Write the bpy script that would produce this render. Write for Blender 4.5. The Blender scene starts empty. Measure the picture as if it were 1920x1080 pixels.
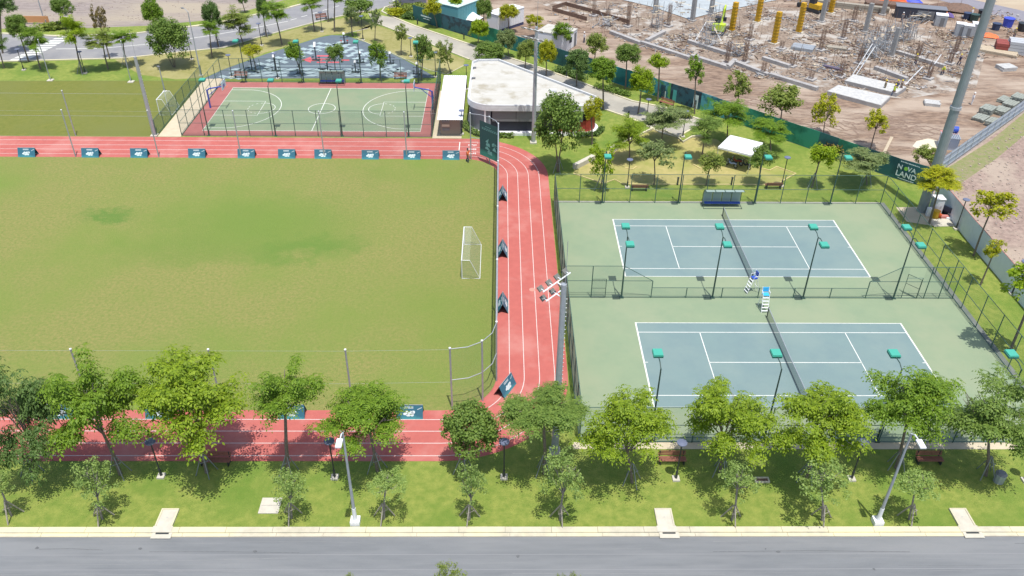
import bpy, math, random
import numpy as np
from mathutils import Vector, Matrix
from mathutils import noise as mnoise
from mathutils.geometry import tessellate_polygon
PI = math.pi
R = random.Random(7)
S = bpy.context.scene
COL = S.collection

# ---------------------------------------------------------------- camera (solved from the tennis and basketball court lines)
FPX, PIT, YAW, ROL = 1567.49, .60260, .01670, .01270
CAM = Vector((-11.982, -48.388, 44.572))
cy_, sy_, cp_, sp_, cr_, sr_ = math.cos(YAW), math.sin(YAW), math.cos(PIT), math.sin(PIT), math.cos(ROL), math.sin(ROL)
vR = Vector((cy_, -sy_, 0))
vF = Vector((sy_ * cp_, cy_ * cp_, -sp_))
vU = vR.cross(vF)
cam = bpy.data.cameras.new('camera')
cam.sensor_width = 36; cam.lens = FPX / 1920 * 36; cam.clip_start = .5; cam.clip_end = 3000
camo = bpy.data.objects.new('camera', cam); COL.objects.link(camo)
X = vR * cr_ - vU * -sr_; Y = vU * cr_ - vR * sr_
camo.matrix_world = Matrix(((X.x, Y.x, -vF.x, CAM.x), (X.y, Y.y, -vF.y, CAM.y), (X.z, Y.z, -vF.z, CAM.z), (0, 0, 0, 1)))
S.camera = camo

# ---------------------------------------------------------------- light
W = bpy.data.worlds.new('World'); S.world = W; W.use_nodes = True
nt = W.node_tree; nt.nodes.clear()
sky = nt.nodes.new('ShaderNodeTexSky'); sky.sky_type = 'NISHITA'; sky.sun_disc = False
SUN = Vector((.073, -.24, 1)).normalized()
sky.sun_elevation = math.asin(SUN.z); sky.sun_rotation = math.atan2(SUN.x, SUN.y)
sky.air_density = 1.0; sky.dust_density = 2.0; sky.ozone_density = 1.0
bg = nt.nodes.new('ShaderNodeBackground'); bg.inputs[1].default_value = .15
ou = nt.nodes.new('ShaderNodeOutputWorld')
nt.links.new(sky.outputs[0], bg.inputs[0]); nt.links.new(bg.outputs[0], ou.inputs[0])
sl = bpy.data.lights.new('sun', 'SUN'); sl.energy = 4.0; sl.angle = math.radians(.53); sl.color = (1, .965, .9)
so = bpy.data.objects.new('sun', sl); COL.objects.link(so); so.rotation_euler = SUN.to_track_quat('Z', 'Y').to_euler()
S.view_settings.view_transform = 'Standard'; S.view_settings.look = 'None'
S.view_settings.exposure = .24; S.view_settings.gamma = 1
S.view_settings.use_curve_mapping = False
S.cycles.transparent_max_bounces = 24; S.cycles.max_bounces = 8; S.cycles.diffuse_bounces = 5
S.cycles.use_denoising = True

# ---------------------------------------------------------------- measuring: where a line of sight meets the ground or an upright plane
def ray(u, v):
    x = (u - 960) / FPX; y = (v - 540) / FPX
    a = x * cr_ + y * sr_; b = -x * sr_ + y * cr_
    return vF + vR * a - vU * b
def G(u, v, z=0.):
    d = ray(u, v); t = (z - CAM.z) / d.z
    return (CAM.x + d.x * t, CAM.y + d.y * t)
def atY(u, v, y):
    d = ray(u, v); t = (y - CAM.y) / d.y
    return CAM.x + d.x * t, CAM.z + d.z * t, t
def depth(x, y, z): return (Vector((x, y, z)) - CAM).dot(vF)
def hgt(u, v, vt):
    x, y = G(u, v)
    return atY(u, vt, y)[1]

# ---------------------------------------------------------------- materials
MT = {}
def mat(name, c1, c2=None, scale=1., rough=.8, bump=0., bscale=None, c3=None, s3=.08, metal=0., stretch=None, detail=6, lo=.35, hi=.65, f3=(.45, .62), spec=None):
    if name in MT: return MT[name]
    m = bpy.data.materials.new(name); m.use_nodes = True; n = m.node_tree; b = n.nodes['Principled BSDF']
    b.inputs['Roughness'].default_value = rough; b.inputs['Metallic'].default_value = metal
    if spec is not None: b.inputs['Specular IOR Level'].default_value = spec
    b.inputs['Base Color'].default_value = (*c1, 1)
    geo = n.nodes.new('ShaderNodeNewGeometry'); pos = geo.outputs['Position']
    if stretch:
        mp = n.nodes.new('ShaderNodeMapping'); mp.inputs['Scale'].default_value = stretch
        n.links.new(pos, mp.inputs[0]); pos = mp.outputs[0]
    def noise(sc, det=detail):
        t = n.nodes.new('ShaderNodeTexNoise'); t.inputs['Scale'].default_value = sc; t.inputs['Detail'].default_value = det; t.inputs['Roughness'].default_value = .62
        n.links.new(pos, t.inputs['Vector']); return t.outputs[0]
    def ramp(src, a, c):
        r = n.nodes.new('ShaderNodeMapRange'); r.inputs[1].default_value = a; r.inputs[2].default_value = c
        n.links.new(src, r.inputs[0]); return r.outputs[0]
    def mix(f, A, B):
        x = n.nodes.new('ShaderNodeMix'); x.data_type = 'RGBA'
        n.links.new(f, x.inputs[0])
        for k, q in ((6, A), (7, B)):
            if isinstance(q, tuple): x.inputs[k].default_value = (*q, 1)
            else: n.links.new(q, x.inputs[k])
        return x.outputs[2]
    out = None
    if c2: out = mix(ramp(noise(scale), lo, hi), c1, c2)
    if c3: out = mix(ramp(noise(s3, 4), *f3), out if out else c1, c3)
    if out: n.links.new(out, b.inputs['Base Color'])
    if bump:
        bn = n.nodes.new('ShaderNodeBump'); bn.inputs['Strength'].default_value = bump; bn.inputs['Distance'].default_value = .1
        n.links.new(noise(bscale or scale * 3), bn.inputs['Height']); n.links.new(bn.outputs[0], b.inputs['Normal'])
    MT[name] = m; return m
def leafmat(name, c, var=.35):
    m = bpy.data.materials.new(name); m.use_nodes = True; n = m.node_tree; b = n.nodes['Principled BSDF']
    b.inputs['Roughness'].default_value = .55; b.inputs['Specular IOR Level'].default_value = .3
    g = n.nodes.new('ShaderNodeNewGeometry'); x = n.nodes.new('ShaderNodeMix'); x.data_type = 'RGBA'
    x.inputs[6].default_value = (c[0] * (1 - var), c[1] * (1 - var * .8), c[2] * (1 - var), 1)
    x.inputs[7].default_value = (min(1, c[0] * (1 + var * 1.2)), min(1, c[1] * (1 + var * .8)), c[2] * (1 + var), 1)
    n.links.new(g.outputs['Random Per Island'], x.inputs[0]); n.links.new(x.outputs[2], b.inputs['Base Color'])
    tr = n.nodes.new('ShaderNodeBsdfTranslucent'); n.links.new(x.outputs[2], tr.inputs[0])
    ms = n.nodes.new('ShaderNodeMixShader'); ms.inputs[0].default_value = .42
    n.links.new(b.outputs[0], ms.inputs[1]); n.links.new(tr.outputs[0], ms.inputs[2])
    n.links.new(ms.outputs[0], n.nodes['Material Output'].inputs[0]); MT[name] = m; return m
def netmat(name, c, a):
    m = bpy.data.materials.new(name); m.use_nodes = True; n = m.node_tree; b = n.nodes['Principled BSDF']
    b.inputs['Base Color'].default_value = (*c, 1); b.inputs['Roughness'].default_value = .7
    t = n.nodes.new('ShaderNodeBsdfTransparent'); ms = n.nodes.new('ShaderNodeMixShader'); ms.inputs[0].default_value = a
    n.links.new(t.outputs[0], ms.inputs[1]); n.links.new(b.outputs[0], ms.inputs[2])
    n.links.new(ms.outputs[0], n.nodes['Material Output'].inputs[0]); MT[name] = m; return m
# ground
M_field = mat('field_grass', (.25, .228, .07), (.155, .195, .04), 3.6, .95, 1., 7, (.155, .215, .036), .06, f3=(.44, .68), detail=13)
M_field2 = mat('second_field_grass', (.17, .175, .03), (.125, .15, .02), 1.4, .95, .8, 8, (.15, .165, .035), .07, detail=12)
M_lawn = mat('lawn_grass', (.25, .285, .055), (.15, .215, .03), 1.6, .95, 1., 8, (.125, .205, .024), .16, f3=(.48, .66), detail=12)
M_dry = mat('dry_grass', (.29, .265, .10), (.215, .21, .06), 1.5, .95, .5, 8, (.33, .30, .13), .15)
M_sandgrass = mat('sandy_turf', (.40, .34, .135), (.32, .29, .10), 1.3, .95, .4, 8, (.24, .26, .06), .12)
M_dirt = mat('site_dirt', (.29, .205, .145), (.15, .10, .072), 1.5, .95, 1., 1.8, (.37, .295, .23), .16, detail=14, stretch=(.45, 1.3, 1), lo=.38, hi=.6)
M_dirt2 = mat('field_dirt', (.31, .265, .24), (.20, .165, .15), 1.3, .95, 1., 2, (.34, .29, .22), .06, detail=10, stretch=(.35, 1.3, 1))
M_dirt3 = mat('dry_soil', (.36, .265, .22), (.20, .145, .12), 1.6, .95, 1., 2, (.36, .29, .23), .12, detail=14)
M_track = mat('track_rubber', (.45, .12, .10), (.385, .10, .085), 1.3, .9, .15, 20, (.46, .17, .145), .22, detail=12, lo=.3, hi=.7, f3=(.5, .66))
M_cgreen = mat('court_green', (.225, .285, .175), (.20, .265, .165), .35, .75, .03, 20, (.245, .29, .182), .13, detail=8)
M_cblue = mat('court_blue', (.165, .24, .235), (.15, .22, .225), .4, .75, .03, 20, (.18, .25, .24), .16, detail=8)
M_bgreen = mat('ball_court_green', (.18, .24, .145), (.20, .26, .155), .5, .75, .03, 20, (.225, .26, .16), .2)
M_bred = mat('ball_court_red', (.36, .13, .115), (.31, .105, .095), .6, .8, .03, 20)
M_line = mat('line_paint', (.70, .71, .66), (.48, .50, .44), 2.5, .7, detail=10, lo=.5, hi=.8)
M_tline = mat('track_line_paint', (.62, .55, .52), (.50, .36, .33), 3, .7, detail=10, lo=.5, hi=.75)
M_asph = mat('asphalt', (.185, .195, .205), (.15, .16, .17), .9, .9, .4, 30, (.21, .218, .225), .22, stretch=(.22, 1.5, 1), detail=13)
M_asph2 = mat('asphalt_far', (.24, .24, .245), (.205, .205, .215), .5, .9, .2, 10, (.27, .265, .26), .15)
M_conc = mat('road_concrete', (.36, .34, .29), (.31, .29, .25), .5, .85, .1, 10, (.41, .38, .32), .18)
M_kerb = mat('kerb_concrete', (.55, .51, .40), (.44, .41, .32), 1.5, .85, .1, 12, (.66, .60, .38), .1)
M_slabc = mat('pale_concrete', (.55, .52, .44), (.47, .44, .37), 1.5, .85, .1, 8)
M_path = mat('sand_path', (.55, .48, .35), (.49, .42, .30), 1, .9, .1, 8)
M_play = mat('playground_rubber', (.10, .13, .16), (.12, .15, .18), 1, .85)
M_playw = mat('playground_print_pale', (.34, .43, .45), (.27, .35, .37), 3)
M_playr = mat('playground_print_red', (.55, .10, .12))
# things
M_galv = mat('galvanised_steel', (.42, .45, .48), (.34, .37, .40), 3, .45, metal=.3)
M_whitem = mat('white_metal', (.72, .74, .75), rough=.4)
M_dgreen = mat('dark_green_steel', (.03, .065, .055), rough=.5)
M_rail = mat('fence_rail_steel', (.05, .11, .09), rough=.5)
M_box = mat('green_lamp_cover', (.06, .36, .27), rough=.5)
M_boxd = mat('green_lamp_rim', (.03, .2, .16), rough=.5)
M_black = mat('black_metal', (.03, .035, .04), rough=.5)
M_lampdisc = mat('lamp_disc_grey', (.14, .16, .24), rough=.35)
M_pole = mat('tower_steel', (.27, .31, .32), (.22, .26, .27), .8, .5, metal=.2)
M_white = mat('white_paint', (.78, .79, .80), rough=.5)
M_roof = mat('white_roof', (.50, .49, .45), (.44, .425, .375), .5, .8, c3=(.34, .31, .24), s3=.32, f3=(.55, .68), detail=12)
M_grey = mat('grey_panel', (.17, .175, .185), rough=.6)
M_dark = mat('dark_interior', (.035, .037, .05), rough=.8)
M_red = mat('red_panel', (.35, .05, .03), rough=.6)
M_blue = mat('blue_plastic', (.03, .08, .42), rough=.35)
M_hoopb = mat('hoop_blue', (.05, .08, .36), rough=.4)
M_cyan = mat('sky_blue_seat', (.05, .42, .75), rough=.35)
M_sign = mat('banner_dark_teal', (.02, .10, .115), rough=.6)
M_teal = mat('banner_teal', (.02, .17, .19), rough=.6)
M_teal2 = mat('banner_light_teal', (.08, .38, .38), rough=.6)
M_hgreen = mat('hoarding_green', (.01, .16, .13), rough=.6)
M_lime = mat('lime_print', (.25, .55, .08), rough=.6)
M_printw = mat('white_print', (.62, .72, .74), rough=.6)
M_wood = mat('bench_wood', (.30, .12, .08), (.22, .09, .06), 6, .6)
M_stake = mat('timber_stake', (.36, .33, .27), (.28, .25, .20), 8, .8)
M_bark = mat('bark', (.22, .18, .145), (.13, .105, .085), 8, .9, .4, 20)
M_bark2 = mat('pale_bark', (.27, .25, .22), (.19, .17, .14), 8, .9)
M_yform = mat('yellow_formwork', (.62, .36, .01), (.5, .29, .01), 3, .5)
M_ccol = mat('column_concrete', (.33, .33, .32), (.26, .26, .255), 2, .85)
M_rebar = mat('rusty_rebar', (.20, .12, .085), (.12, .08, .06), 3, .8)
M_scaf = mat('scaffold_steel', (.26, .28, .30), rough=.5, metal=.3)
M_plank = mat('raw_timber', (.50, .42, .30), (.40, .33, .24), 4, .85)
M_blueT = mat('blue_tarp', (.05, .08, .5), rough=.6)
M_orange = mat('orange_mesh', (.75, .16, .05), rough=.7)
M_purp = mat('purple_cover', (.12, .08, .25), rough=.6)
M_bfence = mat('blue_grey_sheet', (.40, .47, .57), rough=.45)
M_gwall = mat('grey_wall_sheet', (.66, .71, .76), (.60, .66, .71), 1.2, .6)
M_tealsh = mat('teal_shed_sheet', (.12, .36, .40), rough=.5)
M_hiviz = mat('yellow_green_paint', (.45, .60, .04), rough=.45)
M_pinkr = mat('pink_roof', (.50, .20, .18), rough=.6)
M_brown = mat('brown_cladding', (.24, .20, .16), rough=.7)
M_glass = mat('shelter_canopy', (.28, .36, .33), rough=.25)
M_skin = mat('skin', (.38, .22, .15), rough=.6)
M_cream = mat('cream_wall', (.62, .56, .42), rough=.8)
N_chain = netmat('chain_link', (.05, .12, .10), .13)
N_low = netmat('low_green_net', (.06, .16, .10), .4)
N_dense = netmat('shade_netting', (.03, .11, .105), .62)
N_side = netmat('side_chain_link', (.06, .15, .14), .72)
N_sport = netmat('sport_netting', (.16, .2, .2), .10)
N_sport2 = netmat('sport_netting_dense', (.12, .15, .15), .45)
N_goal = netmat('goal_netting', (.6, .65, .58), .16)
N_tennis = netmat('tennis_netting', (.04, .06, .06), .45)
LEAF = dict(
    bright=leafmat('leaf_bright', (.225, .335, .02)), green=leafmat('leaf_green', (.17, .29, .024)),
    mid=leafmat('leaf_mid', (.17, .27, .05)), dark=leafmat('leaf_dark', (.125, .215, .055)),
    yellow=leafmat('leaf_yellow', (.36, .39, .015)), lime=leafmat('leaf_lime', (.26, .38, .014)),
    olive=leafmat('leaf_olive', (.22, .29, .055)), grey=leafmat('leaf_greygreen', (.215, .285, .10)),
    young=leafmat('leaf_young', (.26, .38, .10)), rust=leafmat('leaf_rust', (.21, .17, .05)))

# ---------------------------------------------------------------- mesh helpers
class MB:
    def __init__(s): s.v = []; s.f = []
    def box(s, c, d, rz=0., m=None):
        x, y, z = [q / 2 for q in d]; n = len(s.v); co, si = math.cos(rz), math.sin(rz)
        for dx, dy, dz in ((-x, -y, -z), (x, -y, -z), (x, y, -z), (-x, y, -z), (-x, -y, z), (x, -y, z), (x, y, z), (-x, y, z)):
            p = Vector((dx * co - dy * si, dx * si + dy * co, dz))
            if m: p = m @ Vector((dx, dy, dz))
            s.v.append((c[0] + p[0], c[1] + p[1], c[2] + p[2]))
        for q in ((0, 3, 2, 1), (4, 5, 6, 7), (0, 1, 5, 4), (1, 2, 6, 5), (2, 3, 7, 6), (3, 0, 4, 7)): s.f.append([n + i for i in q])
        return s
    def tube(s, pts, r, n=6, r2=None, cap=True):
        pts = [Vector(p) for p in pts]; k = len(pts); base = len(s.v)
        for i, p in enumerate(pts):
            d = (pts[min(i + 1, k - 1)] - pts[max(i - 1, 0)]).normalized()
            a = d.cross(Vector((0, 0, 1)) if abs(d.z) < .9 else Vector((1, 0, 0))).normalized(); b = d.cross(a)
            q = r if r2 is None else r + (r2 - r) * i / (k - 1)
            for j in range(n):
                t = 2 * PI * j / n; w = p + (a * math.cos(t) + b * math.sin(t)) * q; s.v.append(tuple(w))
        for i in range(k - 1):
            for j in range(n):
                A = base + i * n + j; B = base + i * n + (j + 1) % n; s.f.append([A, B, B + n, A + n])
        if cap: s.f.append([base + j for j in range(n)][::-1]); s.f.append([base + (k - 1) * n + j for j in range(n)])
        return s
    def quad(s, *p):
        n = len(s.v); s.v += [tuple(q) for q in p]; s.f.append(list(range(n, n + len(p)))); return s
    def prism(s, pts, z0, z1):
        n = len(s.v); k = len(pts)
        s.v += [(p[0], p[1], z0) for p in pts] + [(p[0], p[1], z1) for p in pts]
        for t in tessellate_polygon([[Vector((p[0], p[1], 0)) for p in pts]]):
            s.f.append([n + k + i for i in t]); s.f.append([n + i for i in t][::-1])
        for i in range(k): j = (i + 1) % k; s.f.append([n + i, n + j, n + k + j, n + k + i])
        return s
    def mesh(s, name, m, smooth=False):
        me = bpy.data.meshes.new(name); me.from_pydata(s.v, [], s.f)
        if m: me.materials.append(m)
        import bmesh
        b = bmesh.new(); b.from_mesh(me); bmesh.ops.recalc_face_normals(b, faces=b.faces[:]) if len(s.f) > 1 else None; b.to_mesh(me); b.free()
        if smooth: me.polygons.foreach_set('use_smooth', [True] * len(me.polygons))
        me.update(); return me
    def build(s, name, m, parent=None, loc=(0, 0, 0), rz=0, smooth=False):
        return put(name, s.mesh(name, m, smooth), parent, loc, rz)
def put(name, me, parent=None, loc=(0, 0, 0), rz=0, scale=None):
    o = bpy.data.objects.new(name, me); COL.objects.link(o); o.parent = parent
    o.location = loc; o.rotation_euler = (0, 0, rz)
    if scale: o.scale = scale
    return o
def tag(o, label, cat=None, group=None, kind=None):
    if label: o['label'] = label
    if cat: o['category'] = cat
    if group: o['group'] = group
    if kind: o['kind'] = kind
    return o
def thing(name, label, cat, loc=(0, 0, 0), rz=0, group=None):
    return tag(put(name, None, None, loc, rz), label, cat, group)
def copytree(o, loc, rz, label, group=None):
    c = o.copy(); COL.objects.link(c); c.location = loc; c.rotation_euler = (0, 0, rz)
    if label: c['label'] = label
    def rec(a, b):
        for ch in a.children:
            d = ch.copy(); COL.objects.link(d); d.parent = b; rec(ch, d)
    rec(o, c); return c
def sheet(name, pts, z, m, parent=None, kind='structure'):
    b = MB(); b.v = [(p[0], p[1], z) for p in pts]
    for t in tessellate_polygon([[Vector((p[0], p[1], 0)) for p in pts]]):
        A, B, C = [Vector(b.v[i]) for i in t]
        b.f.append(list(t) if (B - A).cross(C - A).z > 0 else list(t)[::-1])
    me = bpy.data.meshes.new(name); me.from_pydata(b.v, [], b.f); me.materials.append(m); me.update()
    o = put(name, me, parent)
    if not parent: o['kind'] = kind
    return o
def strip(b, pts, w, z, closed=False):
    pts = [Vector((p[0], p[1])) for p in pts]; k = len(pts); n = len(b.v)
    for i, p in enumerate(pts):
        a = pts[(i - 1) % k] if closed or i else p; c = pts[(i + 1) % k] if closed or i < k - 1 else p
        d = (c - a).normalized(); q = Vector((-d.y, d.x)) * w / 2
        b.v += [(p.x - q.x, p.y - q.y, z), (p.x + q.x, p.y + q.y, z)]
    for i in range(k if closed else k - 1):
        j = (i + 1) % k; b.f.append([n + 2 * i, n + 2 * j, n + 2 * j + 1, n + 2 * i + 1])
def lines(name, segs, z, m, parent, w=.07, closed=False):
    b = MB()
    for s in segs: strip(b, s, w, z, closed)
    me = bpy.data.meshes.new(name); me.from_pydata(b.v, [], b.f); me.materials.append(m); me.update()
    return put(name, me, parent)
def arc(cx, cy, rx, ry, a0, a1, n=20):
    return [(cx + rx * math.cos(math.radians(a0 + (a1 - a0) * i / n)), cy + ry * math.sin(math.radians(a0 + (a1 - a0) * i / n))) for i in range(n + 1)]
def raisedkerb(name, pts, w, h, m, z=0):
    b = MB(); pts = [Vector((p[0], p[1])) for p in pts]; k = len(pts)
    for i, p in enumerate(pts):
        a = pts[max(i - 1, 0)]; c = pts[min(i + 1, k - 1)]; d = (c - a).normalized(); q = Vector((-d.y, d.x)) * w / 2
        for sx, hz in ((-1, 0), (-1, h), (1, h), (1, 0)): b.v.append((p.x + q.x * sx, p.y + q.y * sx, z + hz))
    for i in range(k - 1):
        for j in range(3): A = i * 4 + j; b.f.append([A, A + 1, A + 5, A + 4])
    o = b.build(name, m); o['kind'] = 'structure'; return o
ORD = ['first', 'second', 'third', 'fourth', 'fifth', 'sixth', 'seventh', 'eighth', 'ninth', 'tenth', 'eleventh', 'twelfth', 'thirteenth', 'fourteenth']

# ================================================================ GROUND
sheet('ground', [(-700, -300), (700, -300), (700, 900), (-700, 900)], 0, M_dirt2)
P = lambda *a: [G(*p) for p in a]
lawn = sheet('lawn', [(-130, -11.7), (36.1, -11.7), (36.1, 14), (36.6, 33), (36.9, 37.2), (34.1, 39.4), (15.2, 59.4), (-13.5, 86.8), (-27.4, 99.4), (-31, 106), (-47, 112)] + P((540, -2), (470, 18), (400, 37), (283, 48), (157, 53), (60, 52)) + [(-130, 88)], .012, M_lawn)
sheet('construction_ground', [(37, 37.3), (34.2, 39.5), (15.3, 59.5), (-13.4, 86.9), (-27.3, 99.5), (-31, 108), (-34, 160), (180, 170), (180, 150), (60.6, 60.3), (40.9, 41.8)], .006, M_dirt)
sheet('bare_soil', [(37.0, -60), (160, -60), (190, 160), (60.9, 60.2), (41, 41.5), (37.2, 37)], .008, M_dirt3)
sheet('weedy_verge', P((1765, 322), (1860, 262), (1925, 208), (1925, 250), (1865, 300), (1800, 345), (1775, 352)), .014, mat('weeds', (.17, .21, .06), (.26, .22, .13), 1.4, .95, .6, 8, detail=9))
# front road and kerb
sheet('road', [(-130, -60), (130, -60), (130, -12.45), (-130, -12.45)], .010, M_asph)
ft = lines('faint_road_seam', [[(-130, -13.9), (130, -13.75)], [(-130, -14.9), (-5, -15.0), (130, -14.7)], [(-130, -16.4), (130, -16.3)]], .015, mat('road_seam', (.22, .225, .235)), None, .05); ft['kind'] = 'structure'
rp = put('road_patches', None); rp['kind'] = 'structure'; rr = random.Random(21)
M_tar = mat('dark_tar', (.09, .095, .1), (.14, .145, .15), 3, .8); M_scuff = mat('pale_scuff', (.23, .235, .24), (.2, .205, .21), 3, .9)
for k in range(30):
    x = rr.uniform(-46, 24); y = rr.uniform(-15.6, -12.7); L = rr.uniform(2, 14); lines('tyre_scuff', [[(x, y), (x + L * .5, y + rr.uniform(-.08, .08)), (x + L, y + rr.uniform(-.15, .15))]], .013 + k * .00003, M_scuff if k % 7 else M_tar, rp, rr.uniform(.012, .04))
for k in range(9):
    x = rr.uniform(-44, 22); y = rr.uniform(-15.4, -12.8); w = rr.uniform(.05, .16); MB().prism([(x + w * rr.uniform(.5, 1.2) * math.cos(a), y + w * rr.uniform(.4, 1) * math.sin(a)) for a in np.linspace(0, 6.28, 8)[:-1]], .0155, .02).build('litter', M_tar, rp)
kerb = put('kerb', None); kerb['kind'] = 'structure'
ks = MB().box((0, 0, .07), (3.04, .44, .14)).mesh('kerb_stone', M_kerb)
gs = MB().box((0, 0, .025), (3.04, .27, .05)).mesh('gutter_stone', M_kerb)
for i in range(50):
    x = -82 + i * 3.06 + 1.53
    if not (-55 < x < 34): continue
    put('kerb_stone', ks, kerb, (x, -11.93 + R.uniform(-.008, .008), 0)); put('gutter_stone', gs, kerb, (x + .3, -12.292, 0))
kb = MB().box((-92, -12.05, .06), (74, .7, .12)).box((84, -12.05, .06), (100, .7, .12)).build('far_kerb', M_kerb, kerb)
# drainage inlets on the verge
def inlet(x, label):
    t = thing('drain_inlet', label, 'drain cover', (x, 0, 0), 0, 'concrete drain inlets at the kerb')
    MB().box((0, -10.92, .06), (1.16, 1.5, .12)).build('slab', M_slabc, t)
    b = MB()
    for dx in (-.53, .53): b.box((dx, -10.92, .14), (.1, 1.5, .05))
    b.box((0, -10.2, .14), (.96, .07, .05)).build('rim', M_kerb, t)
    MB().box((.1, -12.3, .075), (1.3, .62, .05)).box((0, -11.9, .15), (1.3, .5, .02)).build('apron', M_slabc, t)
    MB().box((.1, -12.22, .104), (.86, .12, .01)).build('grate', M_black, t)
    MB().box((0, -10.9, .124), (.12, .03, .01)).build('lifting_eye', M_galv, t)
for u, l in ((311, 'pale concrete drain inlet slab at the kerb on the left'), (1247, 'pale concrete drain inlet slab at the kerb below the tennis courts'), (1808, 'pale concrete drain inlet slab at the kerb near the right edge')):
    inlet(G(u, 980)[0], l)
a, b_ = G(507, 949), 0
t = thing('manhole_slab', 'square pale concrete manhole slab in the grass beside a staked sapling', 'manhole cover', (*a, 0))
MB().box((0, 0, .04), (1.35, 1.35, .08)).build('slab', M_slabc, t); MB().box((0, 0, .085), (1.2, .015, .01)).build('joint', M_grey, t)
t = thing('sand_box', 'small open yellow-edged box sunk in the grass', 'planter box', (*G(1428, 901), 0))
MB().box((0, .2, .06), (1.05, .1, .12)).box((0, -.2, .06), (1.05, .1, .12)).box((-.48, 0, .06), (.1, .3, .12)).box((.48, 0, .06), (.1, .3, .12)).build('frame', M_kerb, t)
MB().box((0, 0, .03), (.86, .3, .03)).build('floor', M_rebar, t)
t = thing('litter_bin', 'grey concrete litter bin in tree shade near the right edge', 'bin', (*G(1871, 903), 0))
MB().tube([(0, 0, 0), (0, 0, .8)], .34, 10, .38).build('body', M_galv, t); MB().tube([(0, 0, .8), (0, 0, .95)], .4, 10, .25).build('lid', M_grey, t)

# ================================================================ RUNNING TRACK AND FIELDS
C1, C2 = (-16.4, 39.6), (-16.4, 3.7)
def loop(xr, yt, yb, x0=-130):
    return [(x0, yt)] + arc(C1[0], C1[1], xr - C1[0], yt - C1[1], 90, 0) + arc(C2[0], C2[1], xr - C2[0], C2[1] - yb, 0, -90) + [(x0, yb)]
track = sheet('running_track', loop(-6.45, 49.75, -5.72) + loop(-12.3, 43.85, -.38)[::-1], .020, M_track)
for xr, yt, yb in ((-11.22, 44.75, -1.41), (-10.02, 46.05, -2.67), (-8.77, 47.33, -3.92), (-7.52, 48.68, -5.19)):
    lines('lane_line', [loop(xr, yt, yb)], .026, M_tline, track, .058)
lines('start_line', [[(-17.15, 48.68), (-17.15, 44.9)]], .027, M_line, track, .12)
b = MB()
rr = random.Random(3)
for y in (47.9, 46.6, 45.4):
    for k in range(5): b.box((-16.0 + k * .22, y + rr.uniform(-.1, .1), .026), (.16, rr.uniform(.25, .5), .006))
strip(b, [(-16.6, 48.7), (-14.9, 48.75), (-14.9, 48.3)], .07, .027)
b.build('lane_mark', M_tline, track)
MB().tube([(-9.0, 16.1, .024), (-9.0, 16.1, .028)], .3, 12).build('pale_patch', mat('track_patch', (.5, .25, .2)), track)
field = sheet('sports_field', loop(-12.3, 43.85, -.38), .018, M_field)
# greener growth and worn patches are spots of their own in the turf colour
n = M_field.node_tree; bs = n.nodes['Principled BSDF']; src = bs.inputs['Base Color'].links[0].from_socket
geo = n.nodes.new('ShaderNodeNewGeometry')
nz = n.nodes.new('ShaderNodeTexNoise'); nz.inputs['Scale'].default_value = .24; nz.inputs['Detail'].default_value = 11; nz.inputs['Roughness'].default_value = .68; n.links.new(geo.outputs[0], nz.inputs[0])
ad = n.nodes.new('ShaderNodeVectorMath'); ad.operation = 'MULTIPLY_ADD'; ad.inputs[1].default_value = (13, 13, 0); n.links.new(nz.outputs['Color'], ad.inputs[0]); n.links.new(geo.outputs[0], ad.inputs[2])
for u, v, rx, ry, amt, col in ((200, 402, 3.2, 1.8, .75, (.075, .17, .02)), (575, 462, 6.2, 3.0, .8, (.09, .18, .022)), (480, 420, 14, 8, .75, (.13, .20, .03)), (700, 330, 5, 3, .3, (.13, .19, .03)), (350, 470, 10, 3, .4, (.12, .19, .028)), (840, 560, 8, 12, .25, (.15, .2, .035))):
    cx, cy = G(u, v); mp = n.nodes.new('ShaderNodeVectorMath'); mp.operation = 'SUBTRACT'; mp.inputs[1].default_value = (cx + 6.5, cy + 6.5, 0); n.links.new(ad.outputs[0], mp.inputs[0])
    dv = n.nodes.new('ShaderNodeVectorMath'); dv.operation = 'DIVIDE'; dv.inputs[1].default_value = (rx, ry, 1e6); n.links.new(mp.outputs[0], dv.inputs[0])
    ln = n.nodes.new('ShaderNodeVectorMath'); ln.operation = 'LENGTH'; n.links.new(dv.outputs[0], ln.inputs[0])
    mr = n.nodes.new('ShaderNodeMapRange'); mr.interpolation_type = 'SMOOTHSTEP'; mr.inputs[1].default_value = 1.25; mr.inputs[2].default_value = .1; mr.inputs[4].default_value = amt; n.links.new(ln.outputs['Value'], mr.inputs[0])
    mx = n.nodes.new('ShaderNodeMix'); mx.data_type = 'RGBA'; mx.inputs[7].default_value = (*col, 1); n.links.new(mr.outputs[0], mx.inputs[0]); n.links.new(src, mx.inputs[6]); src = mx.outputs[2]
n.links.new(src, bs.inputs['Base Color'])
sheet('second_field', [(-130, 49.9), (-55.4, 49.9), (-55.4, 69.3), (-130, 67.5)], .018, M_field2)
lines('field_edge_line', [[(-130, 67.8), (-55.6, 69.3)]], .024, mat('faint_line', (.13, .17, .05)), None, .1)['kind'] = 'structure'
sheet('sand_path', [(-55.35, 49.85), (-52.45, 49.85), (-52.45, 70.3), (-55.35, 70.3)], .017, M_path)
sheet('side_path', [(-20.7, 49.85), (-17.0, 49.85), (-17.0, 66), (-20.7, 66)], .017, M_path)
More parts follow.
